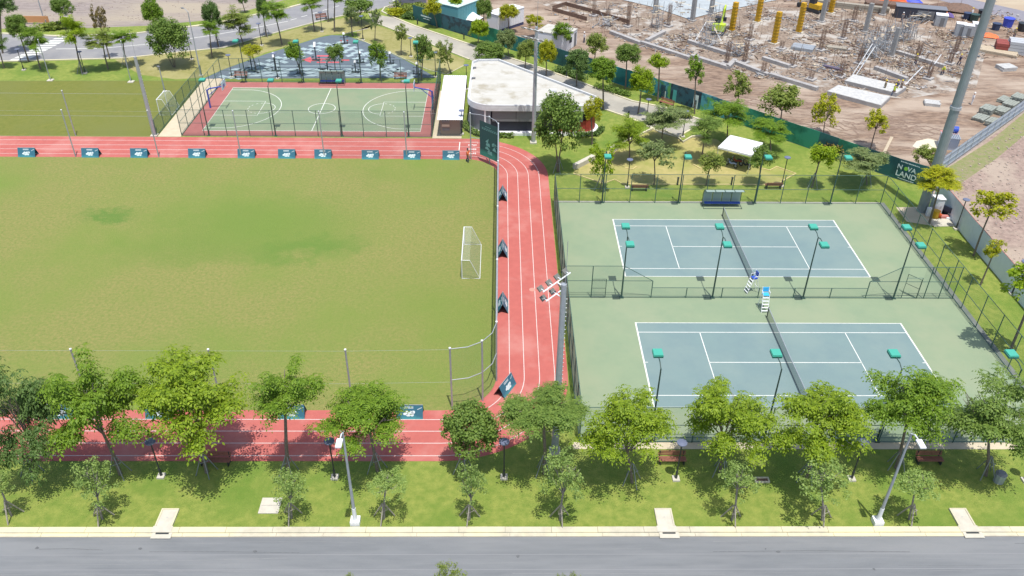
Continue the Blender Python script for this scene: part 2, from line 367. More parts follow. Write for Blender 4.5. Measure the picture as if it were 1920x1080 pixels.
# asphalt road, access road
S_edge = P((-90, 122), (0, 116), (230, 110), (420, 90), (480, 72), (600, 40), (660, 26), (700, 20))
N_edge = P((-90, 62), (0, 63), (100, 68), (240, 65), (400, 45), (540, 15), (610, -3))
sheet('asphalt_road', S_edge + P((765, 0), (760, -30)) + N_edge[::-1], .022, M_asph2)
A_n = P((715, 20), (740, 35), (820, 66), (900, 95), (985, 133), (1100, 180), (1250, 225))
A_n = P((740, 35), (900, 93), (990, 125), (1100, 172), (1250, 203), (1327, 227))
A_n = P((738, 33), (780, 50), (900, 90), (965, 112), (1020, 130), (1080, 152), (1145, 175), (1185, 190), (1250, 203), (1322, 228))
A_s = P((700, 42), (790, 76), (880, 112), (930, 130), (1000, 165), (1060, 180), (1137, 207), (1182, 222), (1240, 250), (1270, 258))
sheet('access_road', A_n + P((1300, 240)) + A_s[::-1] + P((690, 25)), .028, M_conc)
raisedkerb('road_kerb', A_n, .3, .14, M_kerb); raisedkerb('road_kerb', A_s[:3], .25, .14, M_kerb); raisedkerb('road_kerb', A_s[6:] + P((1300, 241), (1322, 230)), .25, .14, M_kerb)
raisedkerb('road_kerb', S_edge, .28, .14, M_kerb); raisedkerb('road_kerb', N_edge, .5, .14, M_kerb)
raisedkerb('road_kerb', P((738, 33), (716, 22), (722, 14), (760, 3)), .3, .14, M_kerb)
raisedkerb('garden_kerb', P((668, 72), (730, 98), (800, 130), (838, 140), (873, 122)), .12, .1, M_kerb); raisedkerb('garden_kerb', P((645, 64), (690, 54)), .14, .1, M_kerb)
def lerp(a, b, t): return (a[0] + (b[0] - a[0]) * t, a[1] + (b[1] - a[1]) * t)
mk = put('road_marking', None); mk['kind'] = 'structure'
lines('centre_line', [P((105, 92), (190, 91)), P((190, 91), (300, 81), (400, 66), (480, 52), (540, 40))], .032, M_line, mk, .16)
for k in range(6): lines('dash', [P((545 + k * 20, 38 - k * 6), (556 + k * 20, 35 - k * 6))], .032, M_line, mk, .16)
for k in range(11):
    u = 17 + k * 9.; v = 113.5 - k * 4.4
    q = P((u, v), (u + 34 - k * .6, v - .3)); d = 1.1 if k < 8 else 1.
    sheet('stripe', [q[0], q[1], (q[1][0] + .25, q[1][1] + d * .62), (q[0][0] + .25, q[0][1] + d * .62)], .033, M_line, mk)
for k in range(5): sheet('stripe', P((730 + k * 5, -2 + k * 2.6), (743 + k * 5, -2 + k * 2.4), (745 + k * 5, -1 + k * 2.4), (732 + k * 5, -1 + k * 2.6)), .033, M_line, mk)
for k in range(5): sheet('stripe', P((1246 + k * 0, 0), (1250, 0), (1251, 1), (1247, 1)), .02, M_line, mk) if 0 else None
# dry lawns, park sand
sheet('dry_lawn', P((215, 112), (330, 100), (424, 91), (483, 73), (602, 42), (665, 30), (700, 47), (688, 54), (640, 64), (612, 66), (500, 98), (382, 145), (330, 149), (262, 140)), .016, M_dry)
sheet('dry_lawn', P((700, 45), (790, 78), (872, 112), (868, 124), (838, 138), (800, 128), (730, 96), (672, 71), (668, 58)), .016, M_dry)
SAND = P((1075, 326), (1132, 345), (1152, 337), (1168, 346), (1434, 347), (1462, 343), (1492, 326), (1456, 313), (1443, 320), (1420, 314), (1372, 282), (1345, 262), (1318, 256), (1297, 258), (1280, 268), (1270, 258), (1247, 247), (1225, 242), (1183, 262), (1150, 278), (1113, 297), (1078, 312))
sheet('sandy_lawn', SAND, .016, M_sandgrass)
M_ykerb = mat('yellow_kerb', (.60, .50, .22), (.5, .42, .2), 2, .8)
raisedkerb('play_kerb', SAND[:11], .14, .1, M_ykerb); raisedkerb('play_kerb', SAND[12:20], .22, .25, M_kerb)
for pts in (((1193, 313), (1186, 318), (1172, 315)), ((1300, 309), (1314, 317), (1320, 316))): raisedkerb('play_kerb', P(*pts), .14, .1, M_ykerb)
t = thing('seat_wall', 'long pale low seat wall west of the sandy play lawn', 'low wall', (0, 0, 0))
q = P((1077, 317), (1112, 299)); d = Vector(q[1]) - Vector(q[0]); MB().box(((q[0][0] + q[1][0]) / 2, (q[0][1] + q[1][1]) / 2, .3), (d.length, .55, .6), math.atan2(d.y, d.x)).build('block', M_slabc, t)
q = P((1146, 285), (1160, 277)); d = Vector(q[1]) - Vector(q[0])
t = thing('seat_wall', 'short pale seat wall by the feathery tree on the sandy lawn', 'low wall', (0, 0, 0)); MB().box(((q[0][0] + q[1][0]) / 2, (q[0][1] + q[1][1]) / 2, .3), (d.length, .55, .6), math.atan2(d.y, d.x)).build('block', M_slabc, t)

# ================================================================ TENNIS COURTS
Lc, Wc = 23.77, 10.97
court = sheet('tennis_court_surface', [(-6.1, -3.8), (30.2, -3.8), (30.2, 33.1), (-6.1, 33.1)], .020, M_cgreen)
for oy in (0, 18.41):
    sheet('blue_court', [(0, oy), (Lc, oy), (Lc, oy + Wc), (0, oy + Wc)], .026, M_cblue, court)
    x0, x1, m_ = .0, Lc, Lc / 2
    A = [[(0, oy), (Lc, oy)], [(0, oy + Wc), (Lc, oy + Wc)], [(0, oy + 1.37), (Lc, oy + 1.37)], [(0, oy + 9.6), (Lc, oy + 9.6)],
         [(m_ - 6.4, oy + 1.37), (m_ - 6.4, oy + 9.6)], [(m_ + 6.4, oy + 1.37), (m_ + 6.4, oy + 9.6)], [(m_ - 6.4, oy + Wc / 2), (m_ + 6.4, oy + Wc / 2)],
         [(0, oy + Wc / 2), (.35, oy + Wc / 2)], [(Lc - .35, oy + Wc / 2), (Lc, oy + Wc / 2)]]
    lines('court_line', A, .031, M_line, court, .07); lines('base_line', [[(0.03, oy - .04), (0.03, oy + Wc + .04)], [(Lc - .03, oy - .04), (Lc - .03, oy + Wc + .04)]], .034, M_line, court, .13)
sheet('court_apron', [(-6.6, -4.5), (30.6, -4.5), (30.6, -3.8), (-6.6, -3.8)], .022, M_path)
sheet('court_edge_strip', [(30.2, -3.8), (30.75, -3.8), (30.75, 33.4), (30.2, 33.4)], .022, mat('mossy_concrete', (.13, .15, .13), (.19, .2, .18), 1, .9))
sheet('court_edge_strip', [(-6.1, 33.1), (30.2, 33.1), (30.2, 33.45), (-6.1, 33.45)], .022, M_slabc)
for i, oy in enumerate((0, 18.41)):
    t = thing('tennis_net', ('tennis net across the nearer blue court', 'tennis net across the farther blue court')[i], 'tennis net', (Lc / 2 + .1, oy, 0), 0, 'tennis nets')
    for y in (-.9, Wc + .9): MB().tube([(0, y, 0), (0, y, 1.1)], .05, 8).build('post', M_black, t)
    MB().quad((0, -.9, .06), (0, Wc + .9, .06), (0, Wc + .9, 1.02), (0, Wc / 2, .92), (0, -.9, 1.02)).build('netting', N_tennis, t)
    MB().tube([(0, -.9, 1.05), (0, Wc / 2, .94), (0, Wc + .9, 1.05)], .035, 6).build('top_tape', M_galv, t)
    MB().tube([(0, -.9, .06), (0, Wc + .9, .06)], .02, 4).build('bottom_cord', M_black, t)
# chain link fences
FH = 3.5
post_me = MB().tube([(0, 0, 0), (0, 0, FH)], .045, 6).mesh('post', M_rail)
def fence(label, p0, p1, n, net, h=FH, rails=(FH, 1.75, .1), name='chain_link_fence', skip=(), mr=None, thick=.03):
    t = thing(name, label, 'fence', (*p0, 0), math.atan2(p1[1] - p0[1], p1[0] - p0[0]))
    L = math.hypot(p1[0] - p0[0], p1[1] - p0[1])
    for k in range(n + 1):
        o = put('post', post_me, t, (L * k / n, 0, 0))
        if h != FH: o.scale = (1, 1, h / FH)
    for z in rails: MB().tube([(0, 0, z), (L, 0, z)], thick, 5).build('rail', mr or M_rail, t)
    pm = MB().quad((0, 0, .08), (L / n, 0, .08), (L / n, 0, h), (0, 0, h)).mesh('mesh_panel', net)
    for k in range(n):
        if k not in skip: put('mesh_panel', pm, t, (L * k / n, 0, 0))
    return t
fence('green chain link fence on the far side of the tennis courts by the park', (-6.1, 33.1), (30.2, 33.1), 13, N_chain)
fence('green chain link fence between the running track and the tennis courts', (-6.1, -3.8), (-6.1, 33.1), 13, N_side)
fence('green chain link fence on the right side of the tennis courts', (30.2, -3.8), (30.2, 33.1), 13, N_chain)
fence('green chain link fence on the street side of the tennis courts', (-6.1, -3.8), (30.2, -3.8), 13, N_chain, rails=(FH, 1.75, .5, .1))
# fence dividing the two courts: high ends with doors, low middle
t = thing('dividing_fence', 'green fence between the two tennis courts with high ends and low middle', 'fence', (0, 14.85, 0))
for x, h in ((-6.05, 3.5), (-3.6, 3.5), (-.77, 3.5), (1.96, 1.9), (5.2, 1.15), (8.5, 1.15), (11.9, 1.15), (15.2, 1.15), (18.6, 1.15), (21.95, 1.9), (24.6, 3.5), (27.4, 3.5), (28.8, 3.5), (30.1, 3.5)):
    o = put('post', post_me, t, (x, 0, 0)); o.scale = (1, 1, h / FH)
for pts in ([(-6.05, 3.5), (-.77, 3.5), (1.96, 1.9)], [(-6.05, 1.9), (1.96, 1.9)], [(1.96, 1.15), (21.95, 1.15)], [(-6.05, .1), (30.1, .1)], [(21.95, 1.9), (24.6, 3.5), (30.1, 3.5)], [(21.95, 1.9), (30.1, 1.9)]):
    MB().tube([(x, 0, z) for x, z in pts], .03, 5).build('rail', M_rail, t)
MB().quad((-6.05, 0, .1), (1.96, 0, .1), (1.96, 0, 1.9), (-.77, 0, 3.5), (-6.05, 0, 3.5)).build('mesh_panel', N_chain, t)
MB().quad((1.96, 0, .1), (21.95, 0, .1), (21.95, 0, 1.15), (1.96, 0, 1.15)).build('mesh_panel', N_chain, t)
MB().quad((21.95, 0, .1), (25.3, 0, .1), (25.3, 0, 3.5), (24.6, 0, 3.5), (21.95, 0, 1.9)).build('mesh_panel', N_chain, t)
MB().quad((26.8, 0, .1), (30.1, 0, .1), (30.1, 0, 3.5), (26.8, 0, 3.5)).build('mesh_panel', N_chain, t)
for x, ang in ((-2.3, 0), (26.7, -50)):
    g = put('gate', None, t, (x, -.03, 0), math.radians(ang))
    MB().tube([(0, 0, .1), (0, 0, 2.1), (-1.3, 0, 2.1), (-1.3, 0, .1), (0, 0, .1)], .035, 5).tube([(0, 0, 1.1), (-1.3, 0, 1.1)], .025, 5).build('gate_frame', M_dgreen, g)
    MB().quad((0, 0, .1), (-1.3, 0, .1), (-1.3, 0, 2.1), (0, 0, 2.1)).build('mesh_panel', N_chain, g)
MB().tube([(25.3, 0, 0), (25.3, 0, 2.3), (26.75, 0, 2.3), (26.75, 0, 0)], .04, 5).build('door_frame', M_rail, t)
# court lights
def court_light(kind, label, x, y, h, group):
    t = thing('court_light', label, 'court light', (x, y, 0), 0, group)
    MB().tube([(0, 0, 0), (0, 0, h)], .085, 8, .05).box((0, 0, .02), (.4, .4, .04)).build('pole', M_dgreen, t)
    dirs = dict(N=(1,), S=(-1,), B=(1, -1))[kind]
    for d in dirs:
        MB().tube([(0, 0, h - .05), (0, d * .5, h + .15), (0, d * 1.2, h + .12)], .04, 6).build('arm', M_dgreen, t)
        hd = MB().box((0, d * 1.55, h + .16), (.72, .8, .05)).box((0, d * 1.55, h + .22), (.66, .74, .08)).build('lamp_cover', M_box, t)
        MB().box((0, d * 1.55, h + .06), (.7, .76, .14)).build('lamp_rim', M_boxd, hd)
XS = [-.77 + 8.46 * k for k in range(4)]
for k, x in enumerate(XS):
    court_light('N', f'{ORD[k]} green-capped court light from the left on the street side of the tennis courts', x, -3.65, 7.0, 'single court lights on the street side')
    court_light('B', f'{ORD[k]} twin green-capped court light from the left along the dividing fence', x, 14.9, 6.6, 'twin court lights between the courts')
    court_light('S', f'{ORD[k]} green-capped court light from the left along the park fence', x, 33.15, 6.2, 'court lights by the park fence')
for k in range(4):
    court_light('N', f'{ORD[k]} green-capped light from the left on the track side of the basketball court', -49.0 + 8.43 * k, 50.3, 6.6, 'basketball court lights beside the track')
    court_light('S', f'{ORD[k]} green-capped light from the left on the playground side of the basketball court', -49.0 + 8.35 * k, 68.9, 6.4, 'basketball court lights beside the playground')
# umpire chairs
def umpire(label, loc, rz, seatm):
    t = thing('umpire_chair', label, 'umpire chair', loc, rz, 'umpire chairs at the court divide'); t.scale = (.88, .88, .9)
    for sx in (-.33, .33):
        MB().tube([(sx, -.75, 0), (sx, -.25, 1.75)], .035, 6).build('front_leg', M_white, t); MB().tube([(sx, .65, 0), (sx, .2, 1.75), (sx * 1.05, .28, 2.5)], .035, 6).build('back_leg', M_white, t)
        MB().tube([(sx, -.25, 1.75), (sx * 1.1, -.22, 2.1), (sx * 1.1, .22, 2.1)], .03, 6).build('armrest', M_white, t)
    for k in range(5):
        f = .12 + k * .19; MB().box((0, -.75 + .5 * f, 1.75 * f), (.66, .12, .04)).build('step', M_white, t)
    MB().box((0, .42, .7), (.66, .03, .03)).build('brace', M_white, t)
    MB().box((0, 0, 1.78), (.62, .55, .07)).build('seat', seatm, t)
    MB().box((0, .28, 2.2), (.6, .07, .5)).build('backrest', seatm, t)
umpire('white umpire chair with bright sky-blue seat, nearer of the pair', (11.95, 13.2, 0), 0, M_cyan)
umpire('white umpire chair with dark blue seat, farther of the pair', (11.6, 15.9, 0), -PI / 2.4, M_blue)
# player shelters
def shelter(label, x, y, w):
    t = thing('player_shelter', label, 'bench shelter', (x, y, 0), 0, 'player bench shelters')
    prof = [(.75, 0), (.8, 1.3), (.62, 1.8), (.2, 2.05), (-.35, 2.1)]
    n = 5
    for k in range(n): MB().tube([(-w / 2 + w * k / (n - 1), a, b) for a, b in prof], .035, 6).build('frame', M_dgreen, t)
    for k in range(n - 1):
        bb = MB(); xa = -w / 2 + w * k / (n - 1) + .05; xb = xa + w / (n - 1) - .1
        for i in range(len(prof) - 1): bb.quad((xa, prof[i][0], prof[i][1] + .03), (xb, prof[i][0], prof[i][1] + .03), (xb, prof[i + 1][0], prof[i + 1][1] + .03), (xa, prof[i + 1][0], prof[i + 1][1] + .03))
        bb.build('canopy_panel', M_glass, t)
    MB().box((0, .35, .45), (w - .3, .4, .07)).build('seat', M_blue, t)
    MB().box((0, -.3, .04), (w, .05, .06)).box((-w / 2, .2, .04), (.05, 1.1, .06)).box((w / 2, .2, .04), (.05, 1.1, .06)).build('base_rail', M_dgreen, t)
shelter('curved grey-green player shelter with blue bench inside the tennis fence', 12.35, 32.1, 4.2)
shelter('curved grey-green player shelter with bench at the far side of the basketball court', G(623, 158)[0], 68.1, 3.7)

# ================================================================ BASKETBALL COURT
bc = sheet('basketball_court_surface', [(-52.4, 50.1), (-20.8, 50.1), (-20.8, 68.85), (-52.4, 68.85)], .021, M_bred)
bx, by = -50.27, 51.8; cyb = by + 7.4
sheet('green_court', [(bx, by), (bx + 27.9, by), (bx + 27.9, by + 14.85), (bx, by + 14.85)], .027, M_bgreen, bc)
lines('border_line', [[(bx, by), (bx + 27.9, by), (bx + 27.9, by + 14.85), (bx, by + 14.85)]], .032, M_line, bc, .1, True)
lines('half_line', [[(bx + 13.95, by), (bx + 13.95, by + 14.85)]], .033, M_line, bc, .09)
lines('centre_circle', [arc(bx + 13.95, cyb, 1.8, 1.8, 0, 350, 35)], .034, M_line, bc, .08, True)
for s in (0, 1):
    f = (lambda x: bx + x) if s == 0 else (lambda x: bx + 27.9 - x)
    lines('key', [[(f(.05), cyb - 2.45), (f(5.8), cyb - 2.45), (f(5.8), cyb + 2.45), (f(.05), cyb + 2.45)]], .035, M_line, bc, .08)
    lines('free_throw_arc', [[(f(5.8 + 1.8 * math.cos(math.radians(a))), cyb + 1.8 * math.sin(math.radians(a))) for a in range(-90, 91, 9)]] + [[(f(5.8 - 1.8 * math.cos(math.radians(a))), cyb + 1.8 * math.sin(math.radians(a))) for a in (a0, a0 + 10)] for a0 in range(-80, 81, 22)], .036, M_line, bc, .07)
    rr3 = 6.75; a0 = math.degrees(math.asin(6.6 / rr3))
    lines('three_point_line', [[(f(.05), cyb - 6.6)] + [(f(1.58 + rr3 * math.cos(math.radians(a))), cyb + rr3 * math.sin(math.radians(a))) for a in np.linspace(-a0, a0, 30)] + [(f(.05), cyb + 6.6)]], .037, M_line, bc, .08)
fence('green chain link fence between the track and the basketball court', (-52.4, 50.15), (-20.75, 50.15), 11, N_chain)
fence('green chain link fence between the basketball court and the playground', (-52.4, 68.9), (-20.75, 68.9), 11, N_chain)
fence('green chain link fence on the left side of the basketball court', (-52.4, 50.15), (-52.4, 68.9), 7, N_chain)
fence('fence with dense teal netting between the basketball court and the long white shed', (-20.75, 50.15), (-20.75, 68.9), 7, N_dense)
fence('low green net fence between the second field and the sand path', (-55.45, 50), (-55.45, 69.6), 7, N_low, h=2.2, rails=(2.2, .1))
def hoop(label, loc, rz):
    t = thing('basketball_hoop', label, 'basketball hoop', loc, rz, 'basketball hoops')
    MB().tube([(0, 0, 0), (0, 0, 2.6)], .12, 8).build('post', M_hoopb, t)
    MB().tube([(0, 0, 2.5), (.35, 0, 2.75), (2.3, 0, 3.1)], .09, 8).build('arm', M_hoopb, t)
    MB().tube([(0, 0, 1.7), (1.4, 0, 2.85)], .05, 6).build('brace', M_hoopb, t)
    bd = MB().box((2.35, 0, 3.35), (.05, 1.8, 1.05)).build('backboard', mat('backboard', (.55, .6, .66)), t)
    MB().box((2.38, 0, 3.2), (.02, .6, .45)).build('target_square', M_hoopb, bd)
    MB().tube([(2.6 + .23 * math.cos(a), .23 * math.sin(a), 3.05) for a in np.linspace(0, 2 * PI, 13)], .02, 5).build('rim', M_orange, t)
hoop('blue basketball hoop at the left end of the court', (bx - 1.1, cyb, 0), 0)
hoop('blue basketball hoop at the right end of the court beside the teal netting', (bx + 29, cyb, 0), PI)

# ================================================================ FIELD NET POSTS, GOALS, BOARDS
np_me = MB().tube([(0, 0, 0), (0, 0, 5.95)], .07, 8).mesh('pole', M_galv); cap_me = MB().tube([(0, 0, 5.95), (0, 0, 6.03)], .09, 8).mesh('cap', M_whitem)
def cable(t, pts, r=.02, m=M_galv, name='cable'): return MB().tube(pts, r, 5).build(name, m, t)
nf = thing('ball_stop_net', 'tall ball stop net on galvanised posts around the main grass field', 'sports net', (0, 0, 0))
top = [(-73, 43.95), (-63.15, 43.95), (-53.2, 43.95), (-43.3, 43.95), (-33.3, 43.95), (-23.35, 43.9), (-15.6, 43.8)]
right = [(-12.28, 40.8), (-12.28, 31.1), (-12.28, 21.4), (-12.28, 12.0), (-12.28, 3.1)]
bot = [(-15.7, -.15), (-23.35, -.36), (-33.35, -.36), (-43.35, -.36), (-53.3, -.36)]
corn = [(-13.34, 42.75), (-13.35, .75)]
for p in top + right + bot + corn:
    po = put('pole', np_me, nf, (*p, 0)); put('cap', cap_me, po)
c1 = [(-15.6, 43.8), (-14.4, 43.45), (-13.34, 42.75), (-12.6, 41.8), (-12.28, 40.8)]; c2 = [(-12.28, 3.1), (-12.6, 1.8), (-13.35, .75), (-14.4, .1), (-15.7, -.15)]
for z in (5.9, 2.9):
    for c in (c1, c2): cable(nf, [(x, y, z) for x, y in c], .035, M_galv, 'rail')
for z in (5.85, 2.7):
    cable(nf, [(x, y, z) for x, y in top], .006); cable(nf, [(x, y, z) for x, y in right], .02); cable(nf, [(x, y, z) for x, y in bot], .006)
for ch in (top[4:] + c1[1:-1], right, c2[1:-1]):
    pts = ch if ch[0] != c2[1] else [c2[0]] + c2[1:-1] + [c2[-1]]
    for i in range(len(pts) - 1): MB().quad((*pts[i], .1), (*pts[i + 1], .1), (*pts[i + 1], 5.85), (*pts[i], 5.85)).build('netting', N_sport, nf)
for i in range(4): MB().quad((right[i][0] + .02, right[i][1], .05), (right[i][0] + .02, right[i + 1][1], .05), (right[i][0] + .02, right[i + 1][1], 5.8), (right[i][0] + .02, right[i][1], 5.8)).build('netting', N_sport2, nf)
cable(nf, [(x, y, 5.92) for x, y in right], .07, M_galv, 'rail')
cable(nf, [(x, y, 2.8) for x, y in right], .04, M_galv, 'rail')
n2 = thing('ball_stop_net', 'row of tall net posts at the near edge of the second field', 'sports net', (0, 0, 0))
for u, v in ((142, 255),):
    p = G(u, v); po = put('pole', np_me, n2, (*p, 0)); put('cap', cap_me, po)
cable(n2, [(-75, 50, 5.6), (-65.65, 49.95, 5.6), (-55.8, 49.95, 5.6)], .012); cable(n2, [(-75, 50, 2.7), (-65.65, 49.95, 2.7), (-55.8, 49.95, 2.7)], .012)
n3 = thing('ball_stop_net', 'tall net posts behind the second field beside the dry lawn', 'sports net', (0, 0, 0))
for u, v in ((95, 151), (246, 154)):
    p = G(u, v); po = put('pole', np_me, n3, (*p, 0)); put('cap', cap_me, po); MB().box((*p, .06), (.8, .8, .12)).build('footing', M_slabc, n3)
def goal(label, loc, w, h, dp):
    t = thing('football_goal', label, 'football goal', loc, 0, 'white football goals')
    MB().tube([(0, 0, 0), (0, 0, h)], .05, 8).build('goal_post', M_whitem, t); MB().tube([(0, w, 0), (0, w, h)], .05, 8).build('goal_post', M_whitem, t)
    MB().tube([(0, 0, h), (0, w, h)], .055, 8).build('crossbar', M_whitem, t)
    for y in (0, w): MB().tube([(0, y, h), (dp * .45, y, h), (dp, y, .05), (0, y, .05)], .03, 6).build('side_frame', M_whitem, t)
    MB().tube([(dp, 0, .05), (dp, w, .05)], .03, 6).build('ground_bar', M_whitem, t)
    MB().quad((0, 0, h), (0, w, h), (dp * .45, w, h), (dp * .45, 0, h)).quad((dp * .45, 0, h), (dp * .45, w, h), (dp, w, 0), (dp, 0, 0)).quad((0, 0, h), (dp * .45, 0, h), (dp, 0, 0), (0, 0, 0)).quad((0, w, h), (dp * .45, w, h), (dp, w, 0), (0, w, 0)).build('netting', N_goal, t)
goal('white football goal at the right end of the main grass field', (-15.65, 17.9, 0), 6.2, 2.1, 1.7)
goal('small white football goal on the second field near the sand path', (-57.3, 56.6, 0), 3.1, 2.2, 1.6)
# advertising tents: two leaning boards, ridge
def printmat(name, top, bot, z1):
    m = mat(name, top, rough=.5); n = m.node_tree; b = n.nodes['Principled BSDF']
    tc = n.nodes.new('ShaderNodeTexCoord'); sp = n.nodes.new('ShaderNodeSeparateXYZ'); n.links.new(tc.outputs['Object'], sp.inputs[0])
    nz = n.nodes.new('ShaderNodeTexNoise'); nz.inputs['Scale'].default_value = 1.6; n.links.new(tc.outputs['Object'], nz.inputs[0])
    ad = n.nodes.new('ShaderNodeMath'); ad.operation = 'MULTIPLY_ADD'; ad.inputs[1].default_value = .55; n.links.new(nz.outputs[0], ad.inputs[0]); n.links.new(sp.outputs[2], ad.inputs[2])
    mr = n.nodes.new('ShaderNodeMapRange'); mr.inputs[1].default_value = z1 + .1; mr.inputs[2].default_value = z1 + .55; n.links.new(ad.outputs[0], mr.inputs[0])
    mx = n.nodes.new('ShaderNodeMix'); mx.data_type = 'RGBA'; mx.inputs[6].default_value = (*bot, 1); mx.inputs[7].default_value = (*top, 1)
    n.links.new(mr.outputs[0], mx.inputs[0]); n.links.new(mx.outputs[2], b.inputs['Base Color']); return m
M_ad = printmat('ad_print', (.03, .13, .19), (.06, .34, .36), .0)
AW, AH, AD = 2.05, 1.0, .5
board_f = MB().quad((-AW / 2, 0, 0), (AW / 2, 0, 0), (AW / 2, AD, AH), (-AW / 2, AD, AH)).quad((-AW / 2, .03, 0), (AW / 2, .03, 0), (AW / 2, AD + .0, AH - .03), (-AW / 2, AD + .0, AH - .03)).mesh('front_board', M_ad)
board_b = MB().quad((-AW / 2, 2 * AD, 0), (AW / 2, 2 * AD, 0), (AW / 2, AD + .01, AH), (-AW / 2, AD + .01, AH)).mesh('back_board', M_ad)
ridge = MB().tube([(-AW / 2, AD, AH + .01), (AW / 2, AD, AH + .01)], .025, 5).mesh('ridge', M_galv)
def onb(x, s): return (x, AD * s - .012, AH * s + .008)
pr = MB(); rr = random.Random(5)
for cx, cs, r_ in ((-.28, .38, .17), (-.1, .30, .16), (.12, .42, .2), (.3, .5, .15), (.2, .3, .14), (-.2, .52, .1)):
    pts = [onb(cx + r_ * rr.uniform(.7, 1.1) * math.cos(a) * 1.25, cs + r_ * rr.uniform(.7, 1.1) * math.sin(a) * .8) for a in np.linspace(0, 2 * PI, 9)[:-1]]
    pr.quad(*pts)
for s in (.86, .78): pr.quad(onb(-.38, s - .02), onb(.3, s - .02), onb(.3, s + .02), onb(-.38, s + .02))
pr.quad(onb(.6, .66), onb(.95, .8), onb(.95, .84), onb(.6, .7))
print_me = pr.mesh('print', M_printw)
def adtent(label, loc, rz, group):
    t = thing('advertising_tent', label, 'advertising board', loc, rz, group)
    put('front_board', board_f, t); put('back_board', board_b, t); put('ridge_bar', ridge, t); put('printed_motif', print_me, t)
    o = put('printed_motif', print_me, t, (0, 2 * AD, 0), PI)
for k, u in enumerate((50, 170, 262, 371, 464, 540, 608, 697, 775, 848)):
    adtent(f'{ORD[k]} teal advertising tent from the left along the far side of the field', (G(u - 2, 297)[0], 43.72 if k < 7 else 43.6, .03), 0, 'advertising tents on the far lane')
for k, v in enumerate((378, 484, 588)):
    adtent(f'teal advertising tent on the right lane, {("farthest", "middle", "nearest")[k]} of the three end-on ones', (-11.27, G(943, v)[1] + 1.0, .03), -PI / 2 + PI, 'advertising tents on the right lane')
p = G(935, 748); adtent('dark teal advertising tent standing askew at the lower right track bend', (p[0] + .95, p[1] + .9, .03), math.radians(62), 'advertising tents on the right lane')
for k, (u, l) in enumerate(((770, 'teal advertising tent on the near lane between the drooping tree and dense tree'), (548, 'teal advertising tent on the near lane behind the sparse tree'), (300, 'teal advertising tent on the near lane behind the brightest tree'), (115, 'teal advertising tent on the near lane at the far left'))):
    adtent(l, (G(u - 2, 786)[0], -1.38, .03), 0, 'advertising tents on the near lane')
# tall banner hung on the net bend
t = thing('hanging_banner', 'tall dark teal printed banner hung on the net posts at the track bend', 'banner', (0, 0, 0))
M_bann = printmat('banner_print', (.02, .075, .09), (.05, .22, .20), 1.6)
q0, q1 = Vector((-14.5, 43.35, 0)), Vector((-12.2, 41.1, 0)); dq = q1 - q0; nq = Vector((dq.y, -dq.x, 0)).normalized()
def bp(s, z, off=.02): v = q0 + dq * s - nq * -off; return (v.x, v.y, z)
MB().quad(bp(0, .9, 0), bp(1, .9, 0), bp(1, 5.3, 0), bp(0, 5.3, 0)).build('cloth', M_bann, t)
pr = MB()
for z, a, c in ((4.75, .3, .6), (4.5, .12, .9), (4.35, .12, .85)):
    x = a
    while x < c: w = R.uniform(.05, .1); pr.quad(bp(x, z), bp(x + w, z), bp(x + w, z + .08), bp(x, z + .08)); x += w + .025
for k in range(9):
    a = R.uniform(.15, .7); z = R.uniform(1.4, 2.9); pr.quad(bp(a, z), bp(a + R.uniform(.1, .3), z - .1), bp(a + R.uniform(.1, .25), z + R.uniform(.2, .6)), bp(a + .02, z + R.uniform(.1, .3)))
pr.build('printed_text', mat('banner_print_pale', (.18, .36, .36)), t)['kind'] = 'stuff'

# ================================================================ MASTS, TOWER, LAMPS
def mast(label, loc, h, fx, fy, rows):
    t = thing('floodlight_mast', label, 'floodlight mast', loc, 0, 'floodlight masts')
    MB().tube([(0, 0, 0), (0, 0, h)], .27, 12, .18).build('pole', M_galv, t)
    MB().box((0, 0, .1), (.8, .8, .2)).build('footing', M_slabc, t)
    MB().tube([(.1, 0, h - 2), (.1, 0, h + 3.2)], .02, 4).build('lightning_rod', M_galv, t)
    bb = MB()
    for k in range(int((h - 2) / .35)): bb.box((.2, 0, 1.5 + k * .35), (.14, .03, .03))
    bb.build('climbing_peg', M_whitem, t)['kind'] = 'stuff'
    f = Vector((fx, fy, 0)).normalized(); s = Vector((-f.y, f.x, 0))
    for j, (z, n_) in enumerate(rows):
        c = f * .55 + Vector((0, 0, z)); w = .36 * n_
        MB().tube([c - s * w, c + s * w], .045, 6).tube([(0, 0, z - .1), c], .045, 6).build('crossarm', M_whitem, t)
        for k in range(n_):
            p = c + s * (w * .9 * (2 * k / (n_ - 1) - 1)) + f * .32 + Vector((0, 0, .05))
            rot = Matrix.Rotation(math.atan2(f.y, f.x), 3, 'Z') @ Matrix.Rotation(math.radians(50), 3, 'Y')
            hd = MB().box(p, (.1, .42, .36), m=rot).build('floodlight', mat('floodlight_grey', (.16, .16, .14), rough=.4), t)
            MB().tube([c + s * (w * .9 * (2 * k / (n_ - 1) - 1)), p], .03, 5).build('bracket', M_whitem, hd)
p = G(1040, 848); mast('tall floodlight mast standing between the lower track bend and tennis courts', (*p, 0), 14.9, -.76, .64, ((14.8, 4), (13.9, 3)))
p = G(1000, 268); mast('tall floodlight mast in front of the white-roofed pavilion', (*p, 0), 14.6, -.6, -.8, ((14.4, 4), (13.4, 4)))
p = G(290, 255); mast('slim grey mast at the near corner of the second field', (*p, 0), 10.2, 0, 1, ())
MB().tube([(0, 0, 8.3), (-.9, 0, 8.35), (-1.1, 0, 8.2)], .03, 5)
